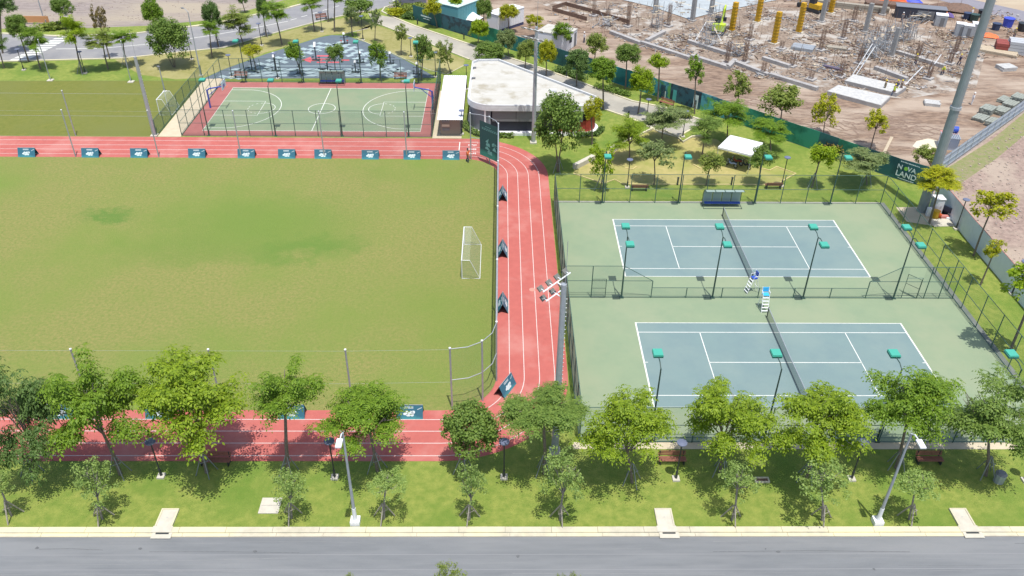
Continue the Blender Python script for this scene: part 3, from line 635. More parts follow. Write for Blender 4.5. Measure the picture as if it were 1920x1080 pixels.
def bigpole(label, u, v, vt, arm=None, group='tall street lamps along the far road', lean=None):
    x, y = G(u, v); h = hgt(u, v, vt)
    t = thing('street_lamp', label, 'street lamp', (x, y, 0), 0, group)
    MB().tube([(0, 0, 0), (0, 0, h)], .11, 8, .06).build('pole', M_galv, t); MB().box((0, 0, .06), (.5, .5, .12)).build('footing', M_slabc, t)
    if arm:
        MB().tube([(0, 0, h - .1), (arm[0] * .6, arm[1] * .6, h + .25), (arm[0], arm[1], h + .2)], .04, 6).build('arm', M_galv, t)
        MB().box((arm[0] * 1.15, arm[1] * 1.15, h + .2), (.5, .3, .1), math.atan2(arm[1], arm[0])).build('lamp_head', M_grey, t)
bigpole('tall grey street lamp behind the corner of the second field by the playground', 377, 142, 22, (-.9, .9))
bigpole('tall grey lamp pole beyond the far road at the top left', 82, 35, -60, (0, -1))
bigpole('thin grey lamp pole by the round tree beyond the far road', 124, 32, -60, (0, -1))
bigpole('short grey pole with black camera head behind the small goal', 309, 172, 128, (-.1, .1))
def front_lamp(label, u, v):
    x, y = G(u, v); t = thing('street_lamp', label, 'street lamp', (x, y, 0), 0, 'white street lamps at the kerb')
    MB().box((0, 0, .2), (.62, .62, .4)).build('footing', M_white, t)
    MB().tube([(0, 0, .4), (0, 0, 1.5)], .15, 10, .13).build('sleeve', M_whitem, t)
    MB().tube([(0, 0, 1.5), (0, 0, 8.3)], .11, 10, .06).build('pole', M_galv, t)
    MB().tube([(0, 0, 8.25), (0, -.35, 8.55), (0, -.9, 8.6)], .04, 6).build('arm', M_whitem, t)
    b = MB(); b.box((0, -1.2, 8.6), (.36, .7, .1)).box((0, -1.15, 8.68), (.26, .5, .07)); b.build('lamp_head', M_white, t)
front_lamp('white street lamp at the kerb left of the middle', 667, 981); front_lamp('white street lamp at the kerb on the right', 1644, 981)
disc_me = MB().tube([(0, 0, 3.55), (0, 0, 3.62)], .36, 16).tube([(0, 0, 3.62), (0, 0, 3.68)], .34, 16, .1).mesh('disc', M_lampdisc)
dp_me = MB().tube([(0, 0, .7), (0, 0, 3.55)], .05, 8).mesh('pole', M_black); dpc_me = MB().tube([(0, 0, .1), (0, 0, .8)], .09, 8).mesh('sleeve', M_black); df_me = MB().box((0, 0, .08), (.5, .5, .16)).mesh('footing', M_slabc)
def disclamp(label, u, v, vt=None, group='disc-topped garden lamps'):
    x, y = G(u, v); s = 1
    if vt is not None: s = max(.8, min(1.35, hgt(u, v, vt) / 3.6))
    t = thing('garden_lamp', label, 'garden lamp', (x, y, 0), 0, group)
    for n_, m_ in (('disc', disc_me), ('pole', dp_me), ('sleeve', dpc_me)): put(n_, m_, t, scale=(1, 1, s))
    put('footing', df_me, t)
for u, v, vt, l in ((945, 896, 828, 'disc-topped garden lamp below the lower track bend'), (1267, 899, 830, 'disc-topped garden lamp in front of the park bench on the verge'),
    (1596, 899, 829, 'disc-topped garden lamp between two yellow-green verge trees'), (628, 896, 827, 'disc-topped garden lamp beside the left white street lamp'), (303, 894, 828, 'disc-topped garden lamp left of the brightest verge tree'),
    (1922, 902, 832, 'disc-topped garden lamp cut by the right edge'), (1792, 430, 374, 'disc-topped garden lamp by the grey wall near the tower'), (1897, 552, 490, 'disc-topped garden lamp by the grey wall at the right edge'),
    (1176, 352, 299, 'disc-topped garden lamp at the left of the sandy lawn'), (1280, 257, 208, 'disc-topped garden lamp at the end of the access road'), (1212, 228, 186, 'disc-topped garden lamp inside the access road bend'),
    (1465, 350, 295, 'disc-topped garden lamp right of the red bench in the park'), (491, 86, 44, 'garden lamp by the asphalt road left of the playground'), (604, 60, 23, 'garden lamp at the tip of the playground beside the road'),
    (771, 107, 71, 'garden lamp on the dry lawn, left of two beside the access road'), (817, 145, 98, 'garden lamp on the dry lawn nearest the basketball fence'), (875, 168, 122, 'garden lamp between the shed and the pavilion roof'),
    (866, 252, 207, 'garden lamp at the front corner of the long white shed'), (681, 76, 30, 'garden lamp on the dry lawn near the playground apex'), (435, 145, 103, 'garden lamp at the left tip of the playground'),
    (45, 132, 92, 'garden lamp near the crossing at the far left'), (360, 112, 72, 'garden lamp right of the big round tree'), (160, 138, 97, 'garden lamp behind the layered tree on the second field verge'),
    (521, 148, 100, 'garden lamp in the playground near its left front corner'), (1062, 145, 105, 'garden lamp by the hoarding behind the dark tree'), (744, 22, -10, 'garden lamp in the shrub bed at the road corner')):
    disclamp(l, u, v, vt)
# bollard lamps
bo_me = MB().tube([(0, 0, 0), (0, 0, .85)], .1, 8).mesh('body', M_black); bc_me = MB().tube([(0, 0, .9), (0, 0, .98)], .13, 8).mesh('cap', M_black)
for u, v, l in ((1270, 347, 'black bollard lamp left of the bench shelter at the sandy lawn edge'), (1371, 347, 'black bollard lamp right of the bench shelter at the sandy lawn edge'), (1178, 221, 'black bollard lamp at the access road edge'), (783, 46, 'black bollard lamp beside the teal hoarding'), (870, 74, 'black bollard lamp by the road kerb near the teal shed')):
    t = thing('bollard_lamp', l, 'bollard', (*G(u, v), 0), 0, 'black bollard lamps'); put('body', bo_me, t); put('cap', bc_me, t); MB().tube([(0, 0, .84), (0, 0, .91)], .06, 6).build('lens', M_white, t)
# telecom tower
x, y = G(1728, 396)
t = thing('steel_tower', 'very tall tapered grey steel tower beside the hoarding corner', 'tower', (x, y, 0))
MB().tube([(0, 0, 0), (0, 0, 12)], .54, 14, .47).build('lower_section', M_pole, t); MB().tube([(0, 0, 12), (0, 0, 24)], .45, 14, .40).build('middle_section', M_pole, t); MB().tube([(0, 0, 24), (0, 0, 40)], .385, 14, .3).build('upper_section', M_pole, t)
for z, r in ((12, .56), (24, .5)): MB().tube([(0, 0, z - .15), (0, 0, z + .15)], r, 14).build('flange', M_galv, t)
b = MB()
for k in range(90): b.box((.6 - .0058 * (1 + k * .4), -.1, 1 + k * .4), (.22, .035, .035))
o = b.build('climbing_ladder', M_scaf, t); 
sheet('tower_pad', P((1680, 389), (1727, 388), (1777, 424), (1752, 424), (1700, 416)), .02, M_path)
t = thing('equipment_cabinet', 'grey equipment cabinet with white top beside the tower', 'cabinet', (*G(1752, 398), 0)); MB().box((0, 0, .9), (1.0, 1.0, 1.8)).build('body', M_gwall, t); MB().box((0, 0, 1.84), (1.1, 1.1, .08)).build('lid', M_white, t)
t = thing('skip', 'dark blue tipped metal skip against the grey wall by the tower', 'skip', (*G(1773, 399), 0), .5); MB().box((0, 0, .6), (1.5, 1.9, .08)).box((-.75, 0, .9), (.06, 1.9, .6)).box((.75, 0, .9), (.06, 1.9, .6)).box((0, -.95, .9), (1.5, .06, .6)).box((0, 0, .28), (.9, 1.2, .56)).build('body', mat('navy_steel', (.03, .05, .09), rough=.5), t)
for i, (u, v, m_, l, d) in enumerate(((1757, 407, M_orange, 'red-orange crate in the clutter at the tower foot', (.7, .5, .4)), (1752, 409, M_yform, 'yellow drum in the clutter at the tower foot', None), (1740, 404, M_white, 'small white box leaning at the tower foot', (.5, .5, .9)), (1780, 412, M_white, 'white bag on the ground by the grey wall', (.7, .4, .25)), (1770, 409, M_pinkr, 'pink bundle on the ground near the tower', (.9, .5, .3)), (1758, 402, M_red, 'red canister in the clutter at the tower foot', (.35, .35, .5)), (1765, 418, M_slabc, 'pale plank board lying at the tower pad edge', (2.4, 1.6, .08)))):
    t = thing(('crate', 'drum', 'box', 'bag', 'bundle', 'canister', 'board')[i], l, ('crate', 'drum', 'box', 'bag', 'bundle', 'canister', 'board')[i], (*G(u, v), 0), R.uniform(-.4, .4))
    if d: MB().box((0, 0, d[2] / 2), d).box((0, 0, d[2] + .02), (d[0] * .9, d[1] * .8, .04)).build('body', m_, t)
    else: MB().tube([(0, 0, 0), (0, 0, .9)], .35, 12).tube([(0, 0, .9), (0, 0, .94)], .37, 12).build('body', m_, t)
#@@PART2
# ================================================================ HOARDING, FENCES, WALL
HL = [(-27.4, 99.4), (-13.5, 86.8), (15.2, 59.45), (34.15, 39.4), (36.9, 37.1)]
def hprint(name, a, b_, sc=.35, c3=None):
    return mat(name, a, b_, sc, .6, c3=c3, s3=.5, lo=.42, hi=.55, detail=3, f3=(.55, .6))
HM = [hprint('hoarding_dark_print', (.012, .07, .085), (.02, .11, .12)), hprint('hoarding_teal_print', (.015, .16, .18), (.03, .25, .26)), hprint('hoarding_green_print', (.01, .14, .09), (.03, .24, .16)),
      hprint('hoarding_picture_print', (.02, .13, .18), (.10, .35, .42), .8, (.12, .35, .10)), hprint('hoarding_night_print', (.02, .04, .06), (.03, .10, .14), 1.)]
t = thing('site_hoarding', 'long teal printed hoarding between the access road and the construction site', 'hoarding', (0, 0, 0))
def along(pts, step):
    out = []
    for a, b in zip(pts, pts[1:]):
        L = math.hypot(b[0] - a[0], b[1] - a[1]); n = max(1, round(L / step))
        for k in range(n): out.append((lerp(a, b, k / n), lerp(a, b, (k + 1) / n)))
    return out
seg = along(HL, 2.44); HH = 2.5; NS = len(seg)
for k, (a, b) in enumerate(seg):
    f = k / NS; ang = math.atan2(b[1] - a[1], b[0] - a[0]); L = math.hypot(b[0] - a[0], b[1] - a[1])
    m_ = HM[0] if f < .08 or f > .93 else HM[4] if .08 <= f < .16 else HM[2] if .16 <= f < .24 else HM[1] if f < .36 else HM[0] if f < .48 else HM[1] if f < .56 else HM[3] if f < .6 else HM[4] if f < .655 else HM[3] if f < .7 else HM[2] if f < .84 else HM[0] if k % 2 else HM[2]
    h = HH + .03 * math.sin(k * 1.7)
    MB().box(((a[0] + b[0]) / 2, (a[1] + b[1]) / 2, h / 2 + .05), (L - .015, .05, h), ang).build('panel', m_, t)
    q = Vector((-math.sin(ang), math.cos(ang)))
    MB().tube([(a[0] + q.x * .08, a[1] + q.y * .08, 0), (a[0] + q.x * .08, a[1] + q.y * .08, h)], .04, 5).build('post', M_rail, t)
    MB().tube([(a[0] + q.x * .06, a[1] + q.y * .06, h - .1), (b[0] + q.x * .06, b[1] + q.y * .06, h - .1)], .03, 4).build('rail', M_rail, t)
def text_on(parent, name, body, size, loc, rz, m, tilt=PI / 2, ext=.008):
    c = bpy.data.curves.new(name, 'FONT'); c.body = body; c.size = size; c.extrude = ext; c.align_x = 'CENTER'; c.align_y = 'CENTER'; c.offset = .012 * size
    o = bpy.data.objects.new(name, c); COL.objects.link(o); dg = bpy.context.evaluated_depsgraph_get()
    me = bpy.data.meshes.new_from_object(o.evaluated_get(dg)); bpy.data.objects.remove(o); me.materials.clear(); me.materials.append(m)
    p = put(name, me, parent); p.location = loc; p.rotation_euler = (tilt, 0, rz); return p
# lettering
a, b = HL[2], HL[3]; ang = math.atan2(HL[3][1] - HL[2][1], HL[3][0] - HL[2][0])
d = Vector((math.cos(ang), math.sin(ang))); q = Vector((d.y, -d.x))
def onh(px, py):   # point on the front face seen at that pixel
    r_ = ray(px, py); A = Vector(HL[3]) + q * .045; tt = (A - Vector((CAM.x, CAM.y))).dot(q) / (Vector((r_.x, r_.y)).dot(q)); w = CAM + r_ * tt; return w
lt = t
for body, px, py, sz, m_ in (('N', 1685, 320.5, .8, M_printw), ('VA', 1707, 328, .8, M_printw), ('LAND', 1697, 334, .92, M_printw)):
    w = onh(px, py); w.z = {'N': 1.62, 'VA': 1.62, 'LAND': .8}[body]; text_on(lt, 'lettering', body, sz, w, ang, m_)
w = onh(1697, 323); 
MB().tube([(w.x, w.y, 1.62), (w.x + q.x * .02, w.y + q.y * .02, 1.62)], .23, 14).build('logo_globe', M_lime, lt)
w = onh(1697, 345)
for z, L in ((2.32, 2.2), (.28, 1.9)):
    bb = MB(); x = -L / 2
    while x < L / 2: ww = R.uniform(.06, .16); bb.box((w.x + d.x * x + q.x * .012, w.y + d.y * x + q.y * .012, z), (ww, .02, .09), ang); x += ww + .05
    bb.build('small_print', M_printw, lt)['kind'] = 'stuff'
# logo at the far left end
a2 = math.atan2(HL[1][1] - HL[0][1], HL[1][0] - HL[0][0]); d2 = Vector((math.cos(a2), math.sin(a2))); q2 = Vector((d2.y, -d2.x)); w = Vector(HL[0]) + d2 * 3.4 + q2 * .05
MB().tube([(w.x, w.y, 1.9), (w.x + q2.x * .02, w.y + q2.y * .02, 1.9)], .3, 12).build('logo_globe', M_lime, lt)
for z, L in ((1.2, 2.6), (.8, 1.5)):
    bb = MB(); x = -L / 2
    while x < L / 2: ww = R.uniform(.12, .25); bb.box((w.x + d2.x * x, w.y + d2.y * x, z), (ww, .03, .2 if z > 1 else .1), a2); x += ww + .07
    bb.build('small_print', M_printw, lt)['kind'] = 'stuff'
for k in range(7): # building silhouettes printed on the mid panels
    s = .575 + k * .016; i = int(s * NS); (a, b) = seg[i]; ang_ = math.atan2(b[1] - a[1], b[0] - a[0]); qq = Vector((math.sin(ang_), -math.cos(ang_)))
    c = lerp(a, b, R.uniform(.2, .8)); hh = R.uniform(.8, 1.9); MB().box((c[0] + qq.x * .03, c[1] + qq.y * .03, hh / 2 + .1), (R.uniform(.3, .8), .015, hh), ang_).build('printed_tower', (M_teal2, HM[4], M_printw)[k % 3], lt)
# blue-grey sheet fence
t = thing('sheet_metal_fence', 'blue-grey corrugated sheet fence running from the tower to the upper right', 'fence', (0, 0, 0))
seg2 = along([(38.3, 39.2), (60.4, 60.15), (84, 82)], 1.15)
pm = MB()
for k in range(8):
    x0 = k * 1.15 / 8; x1 = (k + 1) * 1.15 / 8; y0 = .03 if k % 2 else 0; y1 = 0 if k % 2 else .03
    pm.quad((x0, y0, .1), (x1, y1, .1), (x1, y1, 2.0), (x0, y0, 2.0))
pme = pm.mesh('sheet_panel', M_bfence); bpost = MB().tube([(0, -.08, 0), (0, -.08, 2.05)], .035, 5).mesh('post', M_galv)
for k, (a, b) in enumerate(seg2):
    ang_ = math.atan2(b[1] - a[1], b[0] - a[0]); put('sheet_panel', pme, t, (*a, 0), ang_)
    if k % 2 == 0: put('post', bpost, t, (*a, 0), ang_)
a, b = (38.3, 39.2), (84, 82); 
for z in (.35, 1.1, 1.9): MB().tube([(38.33, 39.12, z), (60.45, 60.05, z), (84, 81.9, z)], .03, 5).build('rail', M_galv, t)
t = thing('grey_sheet_wall', 'plain grey sheet wall along the right side of the verge', 'wall', (0, 0, 0))
for k, (a, b) in enumerate(along([(36.75, 34.5), (36.35, 25), (36.05, 12), (35.7, -6)], 2.4)):
    ang_ = math.atan2(b[1] - a[1], b[0] - a[0]); MB().box(((a[0] + b[0]) / 2, (a[1] + b[1]) / 2, 1.27), (math.hypot(b[0] - a[0], b[1] - a[1]) - .012, .06 + .004 * (k % 2), 2.46), ang_).build('sheet_panel', M_gwall, t)
MB().tube([(36.75, 34.5, 2.52), (36.35, 25, 2.52), (36.05, 12, 2.52), (35.7, -6, 2.52)], .03, 5).build('top_trim', M_pinkr, t)

# ================================================================ PAVILION, SHED
t = thing('pavilion', 'white flat-roofed pavilion with rounded corners and grey panelled front', 'building', (0, 0, 0))
def rounded(inset):
    i = inset
    return (arc(-13.2 + 0, 53.9, 3.1 - i, 3.1 - i, 180, 270, 8) + arc(-1.6, 53.0, 2.2 - i, 2.2 - i, 270, 400, 9)
            + [(-12.3 - i * .4, 67.9 - i), (-15.3 + i * .4, 67.7 - i), (-16.1 + i, 66.9 - i)])
MB().prism(rounded(-.05), 0, .35).build('plinth', M_white, t)
MB().prism(rounded(.75), .35, 3.3).build('core_wall', M_dark, t)
MB().prism(rounded(0), 3.3, 3.78).build('roof_slab', mat('render_white', (.60, .61, .62), (.52, .53, .53), 1.2, .8), t)
MB().prism(rounded(.35), 3.78, 3.86).build('roof_deck', M_roof, t)
pp = rounded(.12); b = MB()
pts = [Vector(p) for p in pp] + [Vector(pp[0])]
for a, c in zip(pts, pts[1:]):
    dd = c - a
    if dd.length > .05: b.box(((a.x + c.x) / 2, (a.y + c.y) / 2, 3.93), (dd.length + .06, .22, .3), math.atan2(dd.y, dd.x))
b.build('parapet', MT['render_white'], t)
for y in (54.5, 57.5, 60.5, 63.5): MB().box(((-15.3 + (-1.2 - (y - 54.5) * .78)) / 2, y, 3.866), ((-1.2 - (y - 54.5) * .78) + 15.3, .05, .012)).build('roof_seam', M_slabc, t)
MB().box((-5.2, 56.1, 4.0), (.9, .7, .28)).build('roof_hatch', MT['render_white'], t)
for k, (xa, xb) in enumerate(((-13.1, -10.1), (-10.05, -7.0), (-6.95, -4.2), (-4.15, -1.6))):
    MB().box(((xa + xb) / 2, 51.15, 2.55), (xb - xa, .12, 1.5)).build('wall_panel', M_grey, t)
pa = arc(-13.2, 53.9, 2.72, 2.72, 182, 268, 6); b = MB()
for a, c in zip(pa, pa[1:]): b.box(((a[0] + c[0]) / 2, (a[1] + c[1]) / 2, 1.85), (math.hypot(c[0] - a[0], c[1] - a[1]) + .02, .1, 2.9), math.atan2(c[1] - a[1], c[0] - a[0]))
b.build('corner_panel', mat('corner_panel', (.22, .235, .26)), t)
MB().box((-14.0, 51.16, 1.83), (.22, .2, 2.95)).build('column', M_white, t); MB().box((-7.0, 51.1, 2.55), (.12, .1, 1.5)).build('column', M_dark, t)
MB().box((-2.9, 51.45, 1.1), (4.4, .2, 1.4)).build('red_wall', M_red, t)
pa = arc(-1.6, 53.0, 1.75, 1.75, 285, 385, 6); b = MB()
for a, c in zip(pa, pa[1:]): b.box(((a[0] + c[0]) / 2, (a[1] + c[1]) / 2, 1.75), (math.hypot(c[0] - a[0], c[1] - a[1]) + .02, .1, 2.8), math.atan2(c[1] - a[1], c[0] - a[0]))
b.build('red_wall', M_red, t)
for y in (60.5, 64.5): MB().box((-15.7, y, 3.97), (.5, .25, .2)).build('roof_outlet', M_grey, t)
for k in range(6): MB().box((-5.3 + k * .25, 51.0, 3.9), (.1, .2, .5)).build('roof_vent', M_galv, t)
t = thing('white_shed', 'long low shed with bright white sheet roof beside the basketball court', 'shed', (0, 0, 0))
MB().box((-18.45, 57.6, 1.15), (2.5, 13.6, 2.3)).build('wall', M_brown, t)
b = MB(); n = 22
for k in range(n):
    x0 = -20.0 + k * 3.2 / n; x1 = x0 + 3.2 / n; z0 = 2.55 + .06 * (k % 2) - .0; z1 = 2.55 + .06 * ((k + 1) % 2)
    b.quad((x0, 49.9, z0 - .1), (x1, 49.9, z1 - .1), (x1, 65.2, z1), (x0, 65.2, z0))
b.build('roof', mat('white_sheet_roof', (.8, .81, .83), rough=.5), t)
for k, z in enumerate((1.9, 1.35, .8)): MB().box((-19.0, 50.76, z), (.95, .05, .3)).build('notice_board', (M_grey, M_cream, M_grey)[k], t)
MB().box((-19.75, 50.9, 1.2), (.08, .1, 2.4)).box((-17.15, 50.9, 1.2), (.08, .1, 2.4)).build('corner_post', M_grey, t)
def hedge(name, label, pts, w, h, tone, n=260, cat='hedge', s=.16):
    rr = random.Random(hash(label) % 999); V = []; F = []
    L = sum(math.hypot(b[0] - a[0], b[1] - a[1]) for a, b in zip(pts, pts[1:]))
    for a, b in zip(pts, pts[1:]):
        l = math.hypot(b[0] - a[0], b[1] - a[1]); k = int(n * l / L)
        for _ in range(k):
            c = lerp(a, b, rr.random()); an = rr.uniform(0, 6.28); rad = w / 2 * math.sqrt(rr.random()); z = h * (1 - (rad / (w / 2)) ** 2 * .5) * rr.uniform(.55, 1.05)
            p = Vector((c[0] + rad * math.cos(an), c[1] + rad * math.sin(an), z)); u = Vector((rr.gauss(0, 1), rr.gauss(0, 1), rr.gauss(0, .6))).normalized() * s; v = u.cross(Vector((rr.gauss(0, .5), rr.gauss(0, .5), 1))).normalized() * s * .6
            i = len(V); V += [tuple(p - u), tuple(p + v), tuple(p + u), tuple(p - v)]; F.append([i, i + 1, i + 2, i + 3])
    me = bpy.data.meshes.new(name); me.from_pydata(V, [], F); me.materials.append(LEAF[tone]); me.update()
    o = put(name, me); tag(o, label, cat); return o
hedge('hedge', 'low clipped hedge curving round the pavilion front', [(-16.6, 54), (-16.2, 52.2), (-14.8, 50.7), (-12.5, 50.3), (-10.5, 50.2)], .9, .7, 'mid', 900)
hedge('hedge', 'low clipped hedge at the right corner of the pavilion', [(-2.5, 50.2), (.3, 51), (1.2, 52.8)], .9, .7, 'dark', 500)
hedge('shrub_bed', 'yellow-green shrub bed at the road corner left of the hoarding', P((740, 26), (755, 30)), 3.4, 1.1, 'yellow', 600, 'shrub', .25)
hedge('shrub_bed', 'broad olive shrub bed in front of the hoarding end', P((750, 15), (778, 14), (770, 28)), 4.2, 1.6, 'olive', 1800, 'shrub', .25)
hedge('shrub_bed', 'dark green shrubs near the road kerb left of the hoarding', P((762, 33), (775, 35)), 2.2, 1.0, 'dark', 500, 'shrub', .22)
hedge('shrub', 'dark reddish shrub in front of the green hoarding panels', P((1545, 283), (1572, 297)), 2.2, 1.9, 'rust', 700, 'shrub', .2)
hedge('shrub', 'low shrub at the foot of the hoarding near the access road end', P((1255, 210), (1290, 222)), 1.4, .9, 'olive', 500, 'shrub', .2)
hedge('shrub', 'low green shrub strip between kerb and teal hoarding', P((1120, 165), (1175, 180)), 1.6, .8, 'mid', 600, 'shrub', .2)
hedge('shrub', 'low shrubs by the hoarding under the dark round tree', P((1045, 133), (1095, 150)), 1.8, .9, 'dark', 600, 'shrub', .2)
hedge('shrub', 'weedy shrubs beyond the far road at the top left', P((85, 55), (125, 50)), 3.5, .9, 'olive', 700, 'shrub', .3)

# ================================================================ PLAYGROUND
PG = P((380, 148), (420, 130), (500, 101), (600, 70), (622, 66), (650, 67), (700, 85), (760, 113), (812, 142), (815, 146))
pg = sheet('playground_floor', PG, .022, M_play)
b = MB()
def band(p, q, n, w, inward):
    p = Vector(p); q = Vector(q); d = (q - p).normalized(); nn = Vector((-d.y, d.x)) * inward; L = (q - p).length; u = L / n
    for k in range(n):
        c = p + d * (u * k)
        for a0, s0 in ((0, .15), (.28, 1.1), (.56, 2.05)):
            b.quad(*[(c.x + d.x * a * u + nn.x * s_ * w, c.y + d.y * a * u + nn.y * s_ * w, .028) for a, s_ in ((a0, s0), (a0 + .46, s0), (a0 + .46, s0 + .95), (a0, s0 + .95))])
band(G(408, 143), G(606, 76), 12, 1.2, -1); band(G(644, 76), G(796, 143), 12, 1.3, -1)
for row, (va, vb) in enumerate(((128.5, 132.5), (134.5, 138.5), (140, 143.5))):
    for k in range(13):
        u = 425 + k * 26 + row * 6; sl_ = 16 if u < 600 else -16
        if u > 772 or u < 400 + row * 4: continue
        pts = [G(u, vb), G(u + 21, vb), G(u + 21 + sl_, va), G(u + sl_, va)]; b.quad(*[(x, y, .028) for x, y in pts])
me = b.mesh('zigzag_print', M_playw); put('zigzag_print', me, pg)
lines('triangle_line', [P((500, 123), (595, 92), (640, 84), (700, 108), (738, 124), (500, 124))], .029, M_playw, pg, .28)
sheet('arrow_print', P((566, 112), (583, 107), (583, 110), (604, 110), (604, 114), (583, 115), (583, 118)), .029, M_playr, pg)
for k, (u0, u1, v) in enumerate(((594, 625, 105), (598, 628, 111), (594, 636, 117), (640, 655, 113))): sheet('arrow_print', P((u0, v - 1), (u1, v - 1), (u1, v + 1.3), (u0, v + 1.3)), .030 + k * .001, M_playr, pg)
sheet('path_link', P((380, 150), (412, 147), (425, 152), (383, 156)), .024, M_path)
def machine(label, u, v, kind):
    t = thing('exercise_machine', label, 'fitness machine', (*G(u, v), .02), R.uniform(-.5, .5), 'outdoor fitness machines')
    MB().box((0, 0, .04), (1.2, .6, .06)).build('base', M_black, t)
    h = 2.4 if kind == 0 else 1.6
    MB().tube([(0, 0, .06), (0, 0, h)], .09, 8).build('post', M_dark, t)
    MB().box((0, .02, h + .05), (.36, .1, .75) if kind == 0 else (.3, .1, .35), m=Matrix.Rotation(-.5, 3, 'X')).build('sign_panel', M_white, t)
    for s in (-1, 1):
        MB().tube([(0, 0, h * .6), (s * .55, .1, h * .62), (s * .6, .35, h * .5)], .04, 6).build('handle', M_black if kind else M_dark, t)
        MB().box((s * .5, 0, .5), (.3, .35, .06)).tube([(s * .5, 0, .06), (s * .5, 0, .5)], .04, 6).build('seat', M_black if kind < 2 else M_red, t)
for u, v, k, l in ((473, 133, 0, 'white-topped exercise machine at the left of the playground'), (517, 133, 0, 'white-topped exercise machine left of the red arrow print'), (593, 113, 0, 'tall white-topped exercise machine near the playground apex'), (563, 138, 1, 'small exercise machine by the front edge left of the shelter'),
                  (615, 136, 1, 'small exercise machine behind the player shelter'), (667, 136, 1, 'dark exercise machine right of the player shelter'), (732, 119, 1, 'white and black exercise machine on the right slope of the playground'), (646, 82, 2, 'red and black exercise machine at the playground apex'), (676, 118, 1, 'dark exercise machine beside a green-capped light pole'), (782, 139, 1, 'exercise machine at the right tip of the playground')):
    machine(l, u, v, k)
# ================================================================ BENCHES
def bench(label, u, v, rz=0, L=1.9, group='wooden park benches'):
    t = thing('park_bench', label, 'bench', (*G(u, v), 0), rz, group)
    for k in range(4): MB().box((0, -.22 + k * .13, .45), (L, .1, .045)).build('seat_slat', M_wood, t)
    for k in range(3): MB().box((0, .3 + k * .03, .58 + k * .13), (L, .035, .1)).build('back_slat', M_wood, t)
    for s in (-1, 1):
        MB().box((s * (L / 2 - .15), 0, .21), (.07, .5, .42)).box((s * (L / 2 - .15), .33, .5), (.06, .06, .8)).build('leg', M_black, t)
    return t
bench('red-brown park bench on grass left of the bench shelter', 1198, 357, PI); bench('red-brown park bench on grass right of the bench shelter', 1449, 353, PI)
bench('wooden park bench on the street verge beside a disc lamp', 1259, 868, 0, 2.); bench('dark wooden park bench in tree shade near the right edge', 1740, 868); bench('dark park bench in tree shade under the brightest tree', 405, 870, 0, 2.2)
bench('red-brown bench between the access road and the hoarding', 1249, 198, -.75, 2.2)
bench('red-brown bench behind the basketball fence on the left', 452, 146); bench('red-brown bench behind the basketball fence on the right', 751, 148); bench('short dark bench by the far road lamp post', 603, 36, .5, 2.)

# ================================================================ CANOPY AND MOTORBIKES
cx, cyy = G(1398, 312); cx, cyy = 19.9, 46.6
u_, v_ = 1389, 268
c0 = G(1389, 270, 2.6)
t = thing('canopy_tent', 'white square canopy tent on the sandy lawn with motorbikes underneath', 'canopy', (*c0, 0), math.radians(-33))
w = 2.05
rim = [(-w, -w), (w, -w), (w, w), (-w, w)]
b = MB()
for i in range(4): a, c = rim[i], rim[(i + 1) % 4]; b.quad((*a, 2.5), (*c, 2.5), (0, 0, 2.85))
b.build('roof', M_white, t)
b = MB()
for i in range(4): a, c = rim[i], rim[(i + 1) % 4]; b.quad((*a, 2.28), (*c, 2.28), (*c, 2.5), (*a, 2.5))
b.build('valance', M_white, t)
for a in rim: MB().tube([(a[0] * .97, a[1] * .97, 0), (a[0] * .97, a[1] * .97, 2.5)], .035, 6).build('leg', M_galv, t)
def torus(c, r, rt, n=16): return MB().tube([(c[0] + r * math.cos(a), c[1], c[2] + r * math.sin(a)) for a in np.linspace(0, 2 * PI, n + 1)], rt, 6)
def motorbike(label, x, y, rz, m_):
    t = thing('motorbike', label, 'motorbike', (x, y, 0), rz, 'motorbikes under the canopy')
    for s in (-.62, .62):
        wh = torus((s, 0, .29), .24, .05).build('wheel', M_black, t); MB().tube([(s, -.04, .29), (s, .04, .29)], .1, 8).build('hub', M_galv, wh)
    MB().tube([(-.7, 0, .62), (-.35, 0, .6), (0, 0, .42), (.3, 0, .55), (.42, 0, .85)], .13, 8, .1).build('body', m_, t)
    MB().tube([(-.75, 0, .78), (-.1, 0, .74)], .11, 8, .08).build('seat', M_black, t)
    MB().tube([(.62, 0, .29), (.42, 0, .95)], .035, 6).build('fork', M_galv, t)
    MB().tube([(.3, -.32, 1.02), (.42, 0, .95), (.3, .32, 1.02)], .025, 6).build('handlebar', M_black, t)
    MB().tube([(.5, 0, .85), (.56, 0, .86)], .08, 8).build('headlight', M_white, t)
motorbike('pale blue motorbike on the left under the canopy tent', c0[0] - .95, c0[1] - .75, 2.3, mat('pale_blue_paint', (.3, .38, .6), rough=.4)); motorbike('black motorbike on the right under the canopy tent', c0[0] + .65, c0[1] - 1.1, 2.2, M_black); motorbike('dark red motorbike in the middle under the canopy tent', c0[0] - .2, c0[1] - .1, 2.4, M_red)

